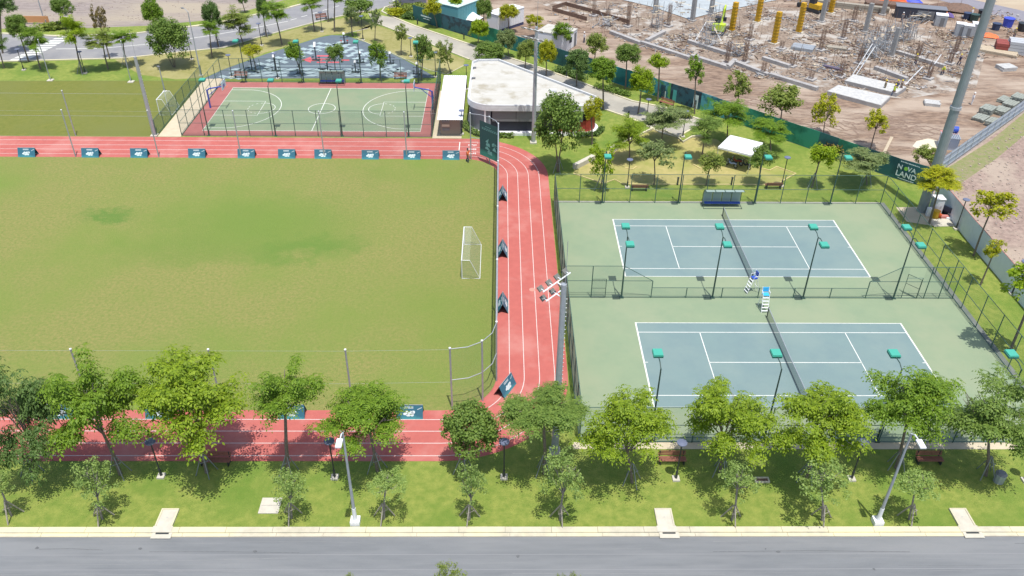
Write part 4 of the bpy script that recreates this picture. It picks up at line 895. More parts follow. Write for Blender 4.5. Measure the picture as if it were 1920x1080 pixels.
# ================================================================ PEOPLE
def bodymesh(pose):
    J = dict(pel=(0, 0, .93), ch=(0, 0, 1.35), nk=(0, 0, 1.5), hd=(0, -.02, 1.66))
    if pose == 0: J.update(ls=(-.18, 0, 1.42), le=(-.24, .02, 1.14), lh=(-.24, -.08, .9), rs=(.18, 0, 1.42), re=(.24, .02, 1.14), rh=(.24, -.08, .9), lk=(-.11, -.02, .5), lf=(-.12, 0, .08), rk=(.11, -.02, .5), rf=(.12, 0, .08))
    elif pose == 1: J.update(ls=(-.18, -.02, 1.42), le=(-.26, -.2, 1.2), lh=(-.16, -.42, 1.12), rs=(.18, -.02, 1.42), re=(.26, -.2, 1.2), rh=(.14, -.42, 1.1), lk=(-.13, -.2, .52), lf=(-.14, -.1, .08), rk=(.12, .08, .48), rf=(.12, .25, .08))
    else: J.update(pel=(0, .15, .85), ch=(0, -.2, 1.12), nk=(0, -.32, 1.2), hd=(0, -.44, 1.26), ls=(-.18, -.24, 1.16), le=(-.2, -.35, .88), lh=(-.12, -.48, .66), rs=(.18, -.24, 1.16), re=(.2, -.35, .88), rh=(.12, -.48, .66), lk=(-.13, -.04, .48), lf=(-.14, .05, .08), rk=(.13, -.02, .48), rf=(.14, .1, .08))
    ks = list(J); E_ = [('pel', 'ch'), ('ch', 'nk'), ('nk', 'hd'), ('ch', 'ls'), ('ls', 'le'), ('le', 'lh'), ('ch', 'rs'), ('rs', 're'), ('re', 'rh'), ('pel', 'lk'), ('lk', 'lf'), ('pel', 'rk'), ('rk', 'rf')]
    rad = dict(pel=.15, ch=.15, nk=.06, hd=.1, ls=.07, rs=.07, le=.045, re=.045, lh=.04, rh=.04, lk=.065, rk=.065, lf=.05, rf=.05)
    me = bpy.data.meshes.new('body'); me.from_pydata([J[k] for k in ks], [(ks.index(a), ks.index(b)) for a, b in E_], [])
    o = bpy.data.objects.new('tmp', me); COL.objects.link(o); md = o.modifiers.new('s', 'SKIN'); 
    for i, k in enumerate(ks): me.skin_vertices[0].data[i].radius = (rad[k], rad[k])
    me.skin_vertices[0].data[0].use_root = True
    sb = o.modifiers.new('u', 'SUBSURF'); sb.levels = 1; sb.render_levels = 1
    dg = bpy.context.evaluated_depsgraph_get(); r = bpy.data.meshes.new_from_object(o.evaluated_get(dg)); bpy.data.objects.remove(o)
    r.name = 'body'; r.materials.clear(); r.materials.append(M_skin); return r, J
BODY = [bodymesh(k) for k in range(3)]
def person(label, x, y, rz, pose, shirt, trousers, helmet, z=0, group='construction workers on the site'):
    t = thing('person', label, 'person', (x, y, z), rz, group); me, J = BODY[pose]; put('body', me, t)
    MB().tube([Vector(J['pel']) + Vector((0, 0, -.03)), Vector(J['ch']), Vector(J['nk']) - Vector((0, 0, .06))], .18, 8, .13).tube([J['ls'], J['le']], .075, 6, .06).tube([J['rs'], J['re']], .075, 6, .06).build('shirt', shirt, t)
    b = MB()
    for k, f in (('lk', 'lf'), ('rk', 'rf')):
        P0 = Vector(J['pel']) + Vector((-.09 if k == 'lk' else .09, 0, -.02)); b.tube([P0, J[k], J[f]], .1, 7, .07)
    b.build('trousers', trousers, t)
    h = Vector(J['hd']); MB().tube([h + Vector((0, 0, .03)), h + Vector((0, 0, .12)), h + Vector((0, 0, .17))], .135, 8, .06).build('hard_hat' if helmet is not M_black else 'hair', helmet, t)
navy = mat('navy_cloth', (.04, .06, .12)); khaki = mat('khaki_cloth', (.22, .2, .13)); yel = mat('helmet_yellow', (.7, .55, .02), rough=.4)
for u, v, p_, sh, tr, he, l in ((1715, 122, 0, khaki, navy, yel, 'worker in yellow helmet standing among the formwork right of the scaffold'), (1766, 140, 2, M_hiviz, navy, yel, 'worker in yellow helmet bending over the rebar'), (1679, 172, 0, navy, khaki, yel, 'worker in yellow helmet, tallest in the group behind the white slab'),
        (1674, 180, 1, M_hiviz, navy, yel, 'worker in yellow vest in front of the group behind the white slab'), (1657, 172, 0, khaki, khaki, yel, 'worker in khaki at the left of the group behind the white slab'), (1687, 172, 1, M_brown, navy, yel, 'worker in brown at the right of the group behind the white slab'), (1821, 196, 0, M_white, M_white, M_white, 'person in white beside the tall tower on bare dirt'),
        (1797, 122, 1, navy, navy, yel, 'worker in dark clothes beside the planks near the tower'), (1820, 33, 0, M_white, navy, yel, 'worker in yellow helmet and white shirt near the blue tubs'), (1900, 72, 0, khaki, navy, yel, 'worker in khaki near the grey stacked boxes'), (1095, 80, 0, M_white, navy, M_white, 'worker in white shirt right of the white site cabin'), (1690, 42, 0, M_grey, navy, M_white, 'worker in white helmet left of the dark container')):
    x, y = G(u, v); person(l, x, y, R.uniform(0, 6), p_, sh, tr, he)
x, y = G(877, 304); person('person in orange shirt at the field edge near the lane marks', x, y, 1.2, 1, M_orange, navy, M_black, 0.02, None)

# ================================================================ CONSTRUCTION SITE
def bar(name, label, cat, u0, v0, u1, v1, w, h, m_, group=None, z=0):
    a, b = G(u0, v0, z), G(u1, v1, z); d = Vector(b) - Vector(a)
    t = thing(name, label, cat, ((a[0] + b[0]) / 2, (a[1] + b[1]) / 2, z), math.atan2(d.y, d.x), group)
    MB().box((0, 0, h / 2), (d.length, w, h)).build('body', m_, t); return t, d.length
M_beam = mat('foundation_concrete', (.40, .385, .37), (.30, .29, .285), 1.2, .85)
gb = 'grey foundation beams'
for i, (a, l) in enumerate((((1145, 63, 1200, 84), 'foundation beam left of the first scaffold, nearest the hoarding'), ((1203, 83, 1292, 112), 'foundation beam running below the tall scaffold'), ((1296, 108, 1364, 130), 'foundation beam right of the tall scaffold towards the step'), ((1378, 120, 1440, 144), 'foundation beam after the step, left half'), ((1442, 143, 1532, 170), 'foundation beam after the step ending near the white slab'),
        ((1364, 130, 1378, 116), 'short foundation beam at the step'), ((1212, 80, 1245, 63), 'cross beam between the two scaffolds'), ((1430, 112, 1480, 128), 'inner foundation beam left of the white slab'), ((1290, 80, 1370, 106), 'inner foundation beam behind the tall scaffold'), ((1680, 100, 1770, 128), 'inner foundation beam behind the workers'), ((1640, 130, 1700, 152), 'inner foundation beam left of the workers'))):
    bar('foundation_beam', l, 'foundation beam', *a, .7, .55, M_beam, gb)
for a, l in (((1036, 21, 1100, 39), 'rusty edge form at the upper left of the site, near side'), ((1062, 11, 1125, 28), 'rusty edge form at the upper left of the site, far side'), ((1036, 18, 1062, 10), 'rusty edge form at the upper left of the site, short end'), ((1125, 29, 1180, 45), 'rusty edge form behind the brown column')):
    t, L = bar('edge_form', l, 'formwork', *a, .12, .7, M_rebar, 'rusty edge forms')
# grey floor slab
sl_ = sheet('concrete_floor', P((1165, -20), (1165, 0), (1225, 14), (1292, 37), (1325, 28), (1420, 8), (1500, -8), (1500, -40)), .10, mat('wet_floor_concrete', (.40, .44, .45), (.33, .36, .37), .6, .6))
lines('slab_joint', [P((1240, -4), (1360, 30)), P((1290, -8), (1390, 18))], .108, M_slabc, sl_, .3)
sheet('trampled_ground', P((1000, 2), (1210, 82), (1290, 112), (1370, 132), (1530, 172), (1700, 185), (1830, 165), (1850, 90), (1760, 60), (1600, 20), (1420, 12), (1330, 30), (1292, 38), (1165, 2)), .012, mat('trampled_earth', (.30, .235, .18), (.155, .115, .088), 2.4, .95, 1., 2, (.40, .37, .33), .3, detail=14, lo=.4, hi=.6, f3=(.5, .6)))
# columns
def column(label, u, v, vt, m_, w=.62, yellow=False):
    x, y = G(u, v); h = min(7.5, hgt(u, v, vt)); t = thing('form_column' if yellow else 'concrete_column', label, 'column', (x, y, 0), .75, 'yellow column forms' if yellow else 'grey concrete columns')
    if yellow:
        MB().box((0, 0, h / 2), (w, w, h)).build('form_panel', m_, t)
        n_ = max(3, int(h / .55))
        cm = MB().box((0, 0, 0), (w + .16, w + .16, .07)).mesh('clamp', mat('clamp_ochre', (.42, .25, .02)))
        for k in range(n_): put('clamp', cm, t, (0, 0, .25 + k * (h - .4) / n_))
        MB().box((0, 0, .06), (w + .7, w + .7, .12)).build('footing', M_slabc, t)
    else:
        MB().box((0, 0, h / 2), (w, w, h)).build('shaft', m_, t); b = MB()
        for sx in (-1, 1):
            for sy in (-1, 1): b.tube([(sx * .2, sy * .2, h), (sx * .2, sy * .2, h + .9)], .025, 4)
        b.build('starter_bars', M_rebar, t)
        MB().box((0, 0, .1), (w + .5, w + .5, .2)).build('footing', M_beam, t)
for u, v, vt, l in ((1228, 23, -25, 'grey concrete column on the floor slab, leftmost'), (1298, 39, -20, 'grey concrete column at the near corner of the floor slab'), (1333, 26, -30, 'grey concrete column behind the tall scaffold'), (1540, 41, -10, 'grey concrete column right of the rear yellow form'), (1622, 60, 6, 'grey concrete column in front of the dark sheds'), (1671, 106, 52, 'grey concrete column in the middle of the steel scaffold'), (1655, 28, -20, 'grey concrete column far behind the long timber stack')):
    column(l, u, v, vt, M_ccol)
for u, v, vt, l in ((1372, 58, 4, 'yellow column form right of the excavator'), (1420, 41, -6, 'yellow column form farthest left of the back pair'), (1451, 81, 22, 'yellow column form nearest the camera'), (1497, 61, 5, 'yellow column form above the grey pipe stack'), (1557, 24, -12, 'yellow column form farthest right')):
    column(l, u, v, vt, M_yform, .7, True)
def cage(label, u, v, vt, w=.5):
    x, y = G(u, v); h = max(1.2, hgt(u, v, vt)); t = thing('rebar_cage', label, 'rebar cage', (x, y, 0), .75, 'rebar cages of columns to come'); b = MB()
    for sx in (-1, 0, 1):
        for sy in (-1, 0, 1):
            if sx or sy: b.tube([(sx * w / 2, sy * w / 2, 0), (sx * w / 2, sy * w / 2, h + R.uniform(-.2, .4))], .03, 4)
    b.build('vertical_bars', M_rebar, t); b = MB()
    for k in range(int(h / .22)): z = .15 + k * .22; b.tube([(-w / 2, -w / 2, z), (w / 2, -w / 2, z), (w / 2, w / 2, z), (-w / 2, w / 2, z), (-w / 2, -w / 2, z)], .02, 4)
    b.build('ties', M_rebar, t); MB().box((0, 0, .12), (1.3, 1.3, .24)).build('pile_cap', M_beam, t)
cages = [(1177, 50, 5), (1113, 30, 0), (1140, 38, 15), (1538, 95, 55), (1580, 73, 40), (1548, 20, -5), (1600, 40, 12), (1575, 145, 115), (1484, 125, 100), (1430, 140, 118), (1405, 75, 45), (1253, 50, 8), (1640, 75, 48), (1720, 108, 82), (1740, 148, 120), (1790, 100, 70), (1780, 120, 95), (1395, 118, 75), (1362, 120, 80), (1700, 60, 30), (1610, 120, 90), (1660, 80, 50), (1520, 150, 135), (1465, 92, 78)]
for k, (u, v, vt) in enumerate(cages):
    near = ('behind the left scaffold', 'by the rusty edge form', 'right of the rusty edge form', 'right of the grey pipe stack', 'right of the yellow forms', 'beside the back yellow form', 'left of the grey column before the sheds', 'left of the white slab', 'above the middle foundation beam', 'at the step in the foundation', 'in front of the excavator', 'inside the dark-wrapped column', 'left of the steel scaffold', 'beside the standing worker', 'right of the group of workers', 'near the tower on the plank side', 'beside the worker in dark clothes', 'by the step, right one', 'by the step, left one', 'in front of the dark container', 'below the leaning props', 'behind the steel scaffold', 'left of the white slab corner', 'beside the nearest yellow form')[k]
    cage(f'rusty rebar cage {near}', u, v, vt)
def scaffold(label, u, v, nx, ny, h, mess=12):
    x, y = G(u, v); t = thing('scaffold', label, 'scaffold', (x, y, 0), .75, 'steel shoring scaffolds'); b = MB()
    sm = MB().tube([(0, 0, 0), (0, 0, h)], .04, 4).mesh('standard', M_scaf)
    for i in range(nx + 1):
        for j in range(ny + 1): put('standard', sm, t, (i * 1.2, j * 1.2, 0))
    for z in np.arange(.5, h, 1.0):
        for j in range(ny + 1): b.tube([(-.3, j * 1.2, z), (nx * 1.2 + .3, j * 1.2, z)], .03, 4)
        for i in range(nx + 1): b.tube([(i * 1.2, -.3, z), (i * 1.2, ny * 1.2 + .3, z)], .03, 4)
    b.build('ledgers', M_scaf, t); b = MB()
    for i in range(mess):
        p = Vector((R.uniform(-1, nx * 1.2 + 1), R.uniform(-1, ny * 1.2 + 1), R.uniform(0, h * .5))); b.tube([p, p + Vector((R.uniform(-1.6, 1.6), R.uniform(-1.6, 1.6), R.uniform(.5, h * .7)))], .035, 4)
    b.build('props', M_galv, t); b = MB()
    for i in range(3): b.box((R.uniform(0, nx * 1.2), R.uniform(0, ny * 1.2), h * R.uniform(.5, 1)), (1.6, .35, .05), R.uniform(0, 3))
    b.build('planks', M_plank, t)
scaffold('grey scaffold round the column behind the left foundation beam', 1232, 55, 1, 1, 4.5); scaffold('tall tangled scaffold with props left of the step', 1325, 92, 2, 1, 4.2, 26); scaffold('scaffold beside the wall with the excavator behind', 1335, 60, 1, 1, 4.5, 14)
scaffold('large steel scaffold in the middle of the site, left part', 1640, 112, 2, 2, 3.6, 46); scaffold('large steel scaffold round the grey column', 1668, 100, 2, 2, 4., 40); scaffold('steel scaffold right of the large one', 1700, 80, 2, 1, 4.2, 26)
scaffold('low shoring scaffold in front of the dark container', 1728, 45, 3, 1, 1.6, 6); scaffold('low scaffold at the step in the foundation', 1385, 108, 1, 2, 2.0, 12); scaffold('low scaffold at the left end of the beams', 1140, 52, 1, 1, 2.0, 14); scaffold('low scaffold near the upper left corner of the site', 1090, 8, 3, 2, 1.6, 8)
for k, (u0, v0, u1, v1) in enumerate(((1598, 142, 1636, 82), (1604, 143, 1640, 88), (1738, 140, 1765, 102), (1697, 160, 1730, 125), (1303, 78, 1325, 40), (1352, 78, 1338, 50))):
    a = Vector((*G(u0, v0), .1)); x1, y1 = G(u0, v0); bx_, bz, _ = atY(u1, v1, y1 + 1.2); e = Vector((bx_, y1 + 1.2, max(1, min(6, bz))))
    t = thing('leaning_prop', f'long pale steel prop leaning against the works, {ORD[k]} from the list of six by height', 'prop', a, 0, 'leaning steel props'); t['label'] = ('pale prop leaning steeply, left one beside the steel scaffold', 'pale prop leaning steeply, right one beside the steel scaffold', 'pale prop leaning near the bending worker', 'pale prop leaning by the group of workers', 'pale prop leaning left against the tall tangled scaffold', 'pale prop leaning right by the excavator')[k]
    MB().tube([(0, 0, 0), e - a], .07, 6).build('tube', M_whitem, t); MB().tube([(e - a) * .45, (e - a) * .52], .1, 6).build('collar', M_galv, t)
# white slabs
def slabthing(label, pts, h, m_, name='concrete_slab', cat='slab'):
    q = P(*pts); cx = sum(p[0] for p in q) / len(q); cy = sum(p[1] for p in q) / len(q)
    t = thing(name, label, cat, (cx, cy, 0)); MB().prism([(p[0] - cx, p[1] - cy) for p in q], 0, h - .03).build('body', M_beam, t); MB().prism([((p[0] - cx) * .97, (p[1] - cy) * .97) for p in q], h - .03, h).build('top_face', m_, t); return t
slabthing('long white capped slab nearest the hoarding', ((1549, 178), (1570, 166), (1668, 188), (1650, 205)), .6, mat('white_render', (.52, .52, .50), (.40, .40, .39), 2, .8))
slabthing('second white capped slab with planks behind the nearest one', ((1582, 158), (1598, 146), (1698, 170), (1680, 182)), .6, MT['white_render'])
slabthing('pale spill of cement on the ground near the tower', ((1710, 275), (1718, 265), (1740, 260), (1762, 265), (1758, 278), (1735, 282), (1722, 280)), .05, M_cream, 'cement_spill', 'cement heap')
# stacks
def stack(name, label, cat, u, v, nx, L, w, h, layers, m_, rz=.75, group=None, pitch=None):
    x, y = G(u, v); t = thing(name, label, cat, (x, y, 0), rz, group); me = MB().box((0, 0, 0), (L, w * .92, h * .9)).mesh('piece', m_)
    for l in range(layers):
        for k in range(nx): put('piece', me, t, (R.uniform(-.1, .1), (k - (nx - 1) / 2) * w, h * (l + .5)), R.uniform(-.02, .02))
M_gbund = mat('grey_green_boards', (.30, .32, .28), (.22, .24, .21), 3, .8)
sg = 'bundles of grey boards by the blue fence'
for k, (u, v, ly, l) in enumerate(((1850, 212, 4, 'tall bundle of grey boards, leftmost by the blue fence'), (1838, 224, 2, 'low bundle of grey boards in front of the tall one'), (1862, 234, 3, 'bundle of grey boards closest to the blue fence'), (1876, 212, 3, 'bundle of grey boards right of the tall one'), (1893, 200, 3, 'pale bundle of grey boards in the back row'), (1908, 190, 4, 'bundle of grey boards at the right edge'), (1884, 190, 2, 'small bundle of boards behind the back row'))):
    stack('board_bundle', l, 'board stack', u, v, 5, 2.2, .32, .22, ly, M_gbund, .75, sg)
stack('pipe_stack', 'stack of grey steel pipes right of the nearest yellow form', 'pipe stack', 1505, 92, 8, 3.4, .3, .26, 2, M_galv, -.5); stack('plank_stack', 'stack of timber beams right of the pipe stack', 'timber stack', 1568, 92, 5, 3., .25, .2, 2, M_stake, -.3)
stack('plank_stack', 'dark bundled bars left of the white slabs', 'timber stack', 1561, 130, 3, 3., .22, .2, 2, mat('dark_violet_steel', (.12, .1, .15)), -.7); stack('plank_stack', 'long stack of pale planks behind the tower', 'timber stack', 1862, 98, 6, 7., .45, .25, 2, M_plank, -.6)
stack('plank_stack', 'pile of white offcuts near the tower and white slab', 'timber stack', 1747, 196, 6, 2., .28, .14, 3, MT['white_render'], -.3); stack('plank_stack', 'pale bundles beside the blue fence at the far right', 'timber stack', 1885, 130, 5, 2.4, .4, .3, 2, MT['white_render'], .2)
stack('box_stack', 'red-brown stacked crates with grey tops at the right edge', 'crate stack', 1880, 95, 3, 2.6, 1.0, .5, 3, mat('red_brown_board', (.26, .06, .05)), -.4); stack('box_stack', 'grey stacked boxes at the right edge', 'crate stack', 1903, 98, 3, 2.6, 1.0, .5, 4, mat('pale_grey_board', (.42, .44, .46)), -.4)
stack('timber_stack', 'long dark timber stack with blue cover behind the site', 'timber stack', 1680, 14, 4, 11, .6, .4, 2, M_rebar, -.25); stack('plank_stack', 'long timber wall stack left of the dark sheds', 'timber stack', 1590, 16, 2, 14, .5, .5, 2, M_stake, -.4)
def cabinet(label, u, v, d, m_, top, name='site_cabinet', cat='cabinet', rz=-.35, extra=True):
    x, y = G(u, v); t = thing(name, label, cat, (x, y, 0), rz); MB().box((0, 0, d[2] / 2), d).build('body', m_, t); MB().box((0, 0, d[2] + .04), (d[0] * 1.04, d[1] * 1.04, .08)).build('lid', top, t)
    if extra: MB().box((d[0] * .1, -d[1] / 2 - .02, d[2] * .45), (d[0] * .35, .04, d[2] * .75)).build('door', M_grey, t)
    return t
cabinet('grey cabinet with white top right of the dark container', 1761, 48, (1.9, 1.6, 1.9), M_galv, M_white); cabinet('left grey cabinet with white top of the three behind the tower', 1797, 66, (1.6, 1.4, 2.), M_galv, M_white); cabinet('middle grey cabinet with white top of the three behind the tower', 1811, 68, (1.6, 1.4, 1.9), M_galv, M_white); cabinet('right grey cabinet with white top of the three behind the tower', 1829, 66, (1.9, 1.6, 2.), M_galv, M_white)
cabinet('long dark blue-grey container at the back of the site', 1722, 34, (8.2, 2.4, 2.0), mat('dark_container', (.04, .045, .065)), mat('slate_top', (.17, .18, .21)), 'site_container', 'container', -.3)
for u, v, m_, l, s in ((1812, 36, navy, 'dark blue tub beside the worker in white shirt', 1), (1866, 56, navy, 'dark blue bin at the right side of the site', 1), (1888, 50, M_blueT, 'bright blue barrel at the upper right', 1.3), (1840, 32, M_black, 'black tub left of the tower', 1.1), (1915, 58, M_black, 'black bin at the right edge', 1.2), (1825, 40, M_dgreen, 'dark green tub left of the tower', 1.1)):
    t = thing('tub', l, 'tub', (*G(u, v), 0)); MB().tube([(0, 0, 0), (0, 0, 1.1 * s)], .6 * s, 10, .7 * s).build('body', m_, t); MB().tube([(0, 0, 1.1 * s), (0, 0, 1.16 * s)], .74 * s, 10).build('rim', m_, t)
def tarp(label, u, v, w, l_, h, m_):
    x, y = G(u, v); t = thing('tarpaulin', label, 'tarpaulin', (x, y, 0), -.4); b = MB(); n_ = 7; rr = random.Random(u)
    V = [[(w * (i / n_ - .5), l_ * (j / n_ - .5), max(0.02, h * math.sin(PI * min(max(i / n_, .02), .98)) ** .5 * math.sin(PI * min(max(j / n_, .02), .98)) ** .5 * rr.uniform(.7, 1.1))) for i in range(n_ + 1)] for j in range(n_ + 1)]
    for j in range(n_):
        for i in range(n_): b.quad(V[j][i], V[j][i + 1], V[j + 1][i + 1], V[j + 1][i])
    b.build('sheet', m_, t)
tarp('bright blue tarpaulin heap on the dark container', 1703, 8, 5, 3, 1.6, M_blueT); tarp('orange tarpaulin beside the dark container', 1762, 28, 3.4, 2.4, .9, mat('orange_tarp', (.7, .26, .08))); tarp('orange-red netting heap on the ground right of the tower', 1854, 69, 3, 2, .6, M_orange); tarp('purple covered heap near the orange tarpaulin', 1777, 31, 2, 1.6, .8, M_purp); tarp('dark soil heap at the back of the site', 1790, 20, 9, 4, 1.4, M_rebar); tarp('red-orange strip of tarpaulin on the timber stack', 1677, 8, 6, 1, 1.3, M_orange)
# little shed with pink roof and blue tank
t = thing('tool_shed', 'small corrugated shed with pink roof edge beside the tower', 'shed', (G(1797, 285)[0] - .9, G(1797, 285)[1] + 1.3, 0), -.25)
MB().box((0, 0, .8), (2.0, 1.6, 1.6)).build('wall', M_bfence, t); b = MB()
for k in range(10): b.box((-1. + k * .22, -.1, 1.66), (.12, 2., .06))
b.build('roof_rib', M_galv, t); MB().box((0, .9, 1.64), (2.1, .9, .05)).build('roof', M_pinkr, t)
x, y = G(1797, 285)[0] - .9, G(1797, 285)[1] + 1.3; t = thing('water_tank', 'blue cylindrical water tank on the small shed roof', 'water tank', (x + .4, y + .9, 1.68), -.25)
MB().tube([(-.75, 0, .42), (.75, 0, .42)], .4, 14).build('body', M_blue, t); MB().tube([(0, 0, .8), (0, 0, .92)], .15, 10).build('cap', M_blue, t); MB().box((-.4, 0, .03), (.1, .7, .06)).box((.4, 0, .03), (.1, .7, .06)).build('cradle', M_galv, t)
t, L = bar('timber_plank', 'long pale plank lying on dirt behind the hoarding', 'plank', 1657, 288, 1672, 258, .35, .12, M_plank)
# site cabins
def cabin(label, u0, v0, u1, v1, dpt, h, m_, top, door=True, skirt=False):
    a, b = G(u0, v0), G(u1, v1); d = Vector(b) - Vector(a); L = d.length
    t = thing('site_cabin', label, 'site cabin', (*a, 0), math.atan2(d.y, d.x)); z0 = .5 if skirt else 0.05
    if skirt: MB().box((L / 2, dpt / 2, .25), (L, dpt * .98, .5)).build('skirt', mat('navy_skirt', (.06, .07, .14)), t)
    b_ = MB(); n_ = int(L / .22); 
    MB().box((L / 2, dpt / 2, z0 + h / 2), (L, dpt, h)).build('wall', m_, t)
    rib = MB().box((0, 0, 0), (.07, .04, h * .96)).mesh('rib', m_)
    for k in range(int(L / .45)): put('rib', rib, t, (.25 + k * .45, -.02, z0 + h / 2))
    MB().box((L / 2, dpt / 2, z0 + h + .05), (L + .12, dpt + .12, .1)).build('roof', top, t)
    if door:
        MB().box((L * .8, -.05, z0 + h * .45), (.8, .05, h * .85)).build('door', M_grey, t); MB().box((L * .35, -.05, z0 + h * .6), (.9, .05, .8)).build('window', M_dark, t)
cabin('white site cabin behind the yellow-green tree, with dark blue base', 934, 62, 982, 46, 2.6, 2.4, M_white, M_white, False, True)
cabin('white site cabin with window behind the mast head', 1062, 98, 1081, 84, 5.2, 2.5, M_white, M_roof)
cabin('pale teal site shed at the gate of the hoarding', 859, 46, 900, 30, 5.4, 2.8, M_tealsh, mat('pale_teal_roof', (.5, .66, .62)), False)
tarp('white sheet heap in front of the teal shed', 882, 36, 4, 3, 1.2, M_white)
cabin('dark grey-violet shed behind the hoarding at the top', 776, 22, 800, 12, 4, 2.2, mat('violet_grey_sheet', (.22, .21, .28)), mat('violet_grey_roof', (.26, .25, .32)), False)
# excavator
x, y = G(1347, 62); t = thing('mini_excavator', 'yellow-green excavator behind the scaffolds with arm raised', 'excavator', (x, y, 0), 1.2)
for s in (-1, 1): MB().box((0, s * .8, .35), (2.6, .45, .65)).tube([(-1.3, s * .8 - .22, .35), (-1.3, s * .8 + .22, .35)], .33, 10).tube([(1.3, s * .8 - .22, .35), (1.3, s * .8 + .22, .35)], .33, 10).build('track', M_black, t)
MB().box((-.3, 0, 1.15), (2.2, 1.9, .8)).box((-1.1, 0, 1.3), (.8, 1.9, 1.1)).build('body', M_hiviz, t); MB().box((.35, .45, 1.95), (1.1, .9, 1.3)).build('cab', M_dark, t)
MB().tube([(.7, -.2, 1.3), (1.8, -.2, 3.6), (3.0, -.2, 3.9)], .2, 6, .14).build('boom', M_hiviz, t); MB().tube([(3.0, -.2, 3.9), (3.6, -.2, 1.8)], .14, 6, .1).build('arm', M_hiviz, t); MB().box((3.6, -.2, 1.4), (.6, .8, .6)).build('bucket', M_black, t)
x, y = G(1527, 22); t = thing('mini_excavator', 'yellow excavator arm and body near the farthest yellow form', 'excavator', (x, y, 0), 2.2)
for s in (-1, 1): MB().box((0, s * .8, .35), (2.6, .45, .65)).tube([(-1.3, s * .8 - .22, .35), (-1.3, s * .8 + .22, .35)], .33, 10).build('track', M_black, t)
MB().box((-.3, 0, 1.15), (2.2, 1.9, .8)).build('body', M_yform, t); MB().box((.35, .45, 1.95), (1.1, .9, 1.3)).build('cab', M_dark, t)
MB().tube([(.7, -.2, 1.3), (1.8, -.2, 3.2), (3.0, -.2, 3.4)], .2, 6, .14).build('boom', M_yform, t); MB().tube([(3.0, -.2, 3.4), (3.6, -.2, .8)], .14, 6, .1).build('arm', M_yform, t); MB().box((3.6, -.2, .5), (.6, .8, .6)).build('bucket', M_black, t)
t = thing('road_barrier', 'orange barrier board beyond the far road at the top left', 'barrier', (*G(66, 45), 0)); MB().box((0, 0, .8), (5., .1, 1.1)).build('board', mat('dusty_orange', (.55, .27, .12)), t); MB().box((-2, 0, .4), (.1, .5, .8)).box((2, 0, .4), (.1, .5, .8)).build('leg', M_galv, t)
# far road beyond the site
sheet('far_road', P((1690, -12), (1760, 0), (1925, 44), (1960, 52), (1960, 30), (1925, 22), (1800, -6), (1720, -25)), .02, mat('far_asphalt', (.24, .23, .26), (.2, .19, .22), .5, .9))
sheet('far_verge', P((1790, -8), (1930, 24), (2100, 60), (2100, -60), (1790, -60)), .014, mat('far_sand', (.42, .35, .25), (.36, .28, .2), .3, .9, stretch=(.4, 1.4, 1)))
# wheel ruts pressed in the bare band
rr = random.Random(31); ru = put('wheel_ruts', None); ru['kind'] = 'structure'; M_rut = mat('rut_soil', (.17, .115, .085), (.26, .185, .14), 3, .95)
for k in range(34):
    u0 = rr.uniform(1180, 1820); v0 = 150 + (u0 - 1180) * .15 + rr.uniform(0, 60); L = rr.uniform(40, 150); c_ = rr.uniform(-14, 10); pts = [G(u0 + L * q, v0 + L * q * rr.choice((.12, .2, .26)) * .6 + c_ * math.sin(q * 3)) for q in np.linspace(0, 1, 9)]
    if any((p[0] - 15.3) + (p[1] - 59.5) * .95 < 2.2 or (p[0] - 40.9) - (p[1] - 41.8) > -1.5 for p in pts): continue
    for off in (0, 1.6): lines('rut', [[(p[0] + off * .25 + rr.uniform(-.05, .05), p[1] + off + rr.uniform(-.08, .08)) for p in pts]], .0165 + k * .0003 + off * .0001, M_rut, ru, rr.uniform(.1, .28))
# loose rubble, bars and boards that nobody could count
rr = random.Random(11); groups = {0: (MB(), M_plank), 1: (MB(), M_beam), 2: (MB(), M_rebar), 3: (MB(), M_scaf), 4: (MB(), M_dirt)}
zones = [((1030, 5), (1300, 80), 260), ((1200, 50), (1400, 110), 420), ((1370, 60), (1560, 150), 420), ((1540, 60), (1820, 150), 1100), ((1560, 120), (1800, 170), 260), ((1400, 0), (1640, 60), 420), ((1740, 20), (1920, 110), 240)]
for (u0, v0), (u1, v1), n_ in zones:
    for _ in range(int(n_ * 4.2)):
        u = rr.uniform(u0, u1); v = rr.uniform(v0, v1)
        if v > 62 + (u - 1100) * .27: continue
        x, y = G(u, v)
        if mnoise.noise(Vector((x * .16, y * .16, 3))) + .5 * mnoise.noise(Vector((x * .5, y * .5, 8))) < rr.uniform(-.25, .35): continue
        k = rr.choices((0, 1, 2, 3, 4), (4, 5, 4, 4, 12))[0]; b = groups[k][0]
        L = rr.choice((.12, .15, .2, .3, .45, .7, 1.1, 1.9)); b.box((x, y, rr.uniform(.02, .18)), (L, rr.uniform(.04, .12) if L > .6 else L * .8, rr.uniform(.03, .12)), rr.uniform(0, PI), m=Matrix.Rotation(rr.uniform(0, PI), 3, 'Z') @ Matrix.Rotation(rr.uniform(-.25, .25), 3, 'Y'))
for k, nm in ((0, 'scattered_timber'), (1, 'concrete_rubble'), (2, 'scattered_rusty_bars'), (3, 'scattered_steel'), (4, 'earth_clods')):
    b, m_ = groups[k]; me = bpy.data.meshes.new(nm); me.from_pydata(b.v, [], b.f); me.materials.append(m_); me.update(); o = put(nm, me); o['kind'] = 'stuff'; o['label'] = ('loose timber offcuts strewn over the construction site', 'grey rubble strewn over the construction site', 'rusty bars strewn over the construction site', 'steel tubes strewn over the construction site', 'clods of earth over the construction site')[k]
b = MB()
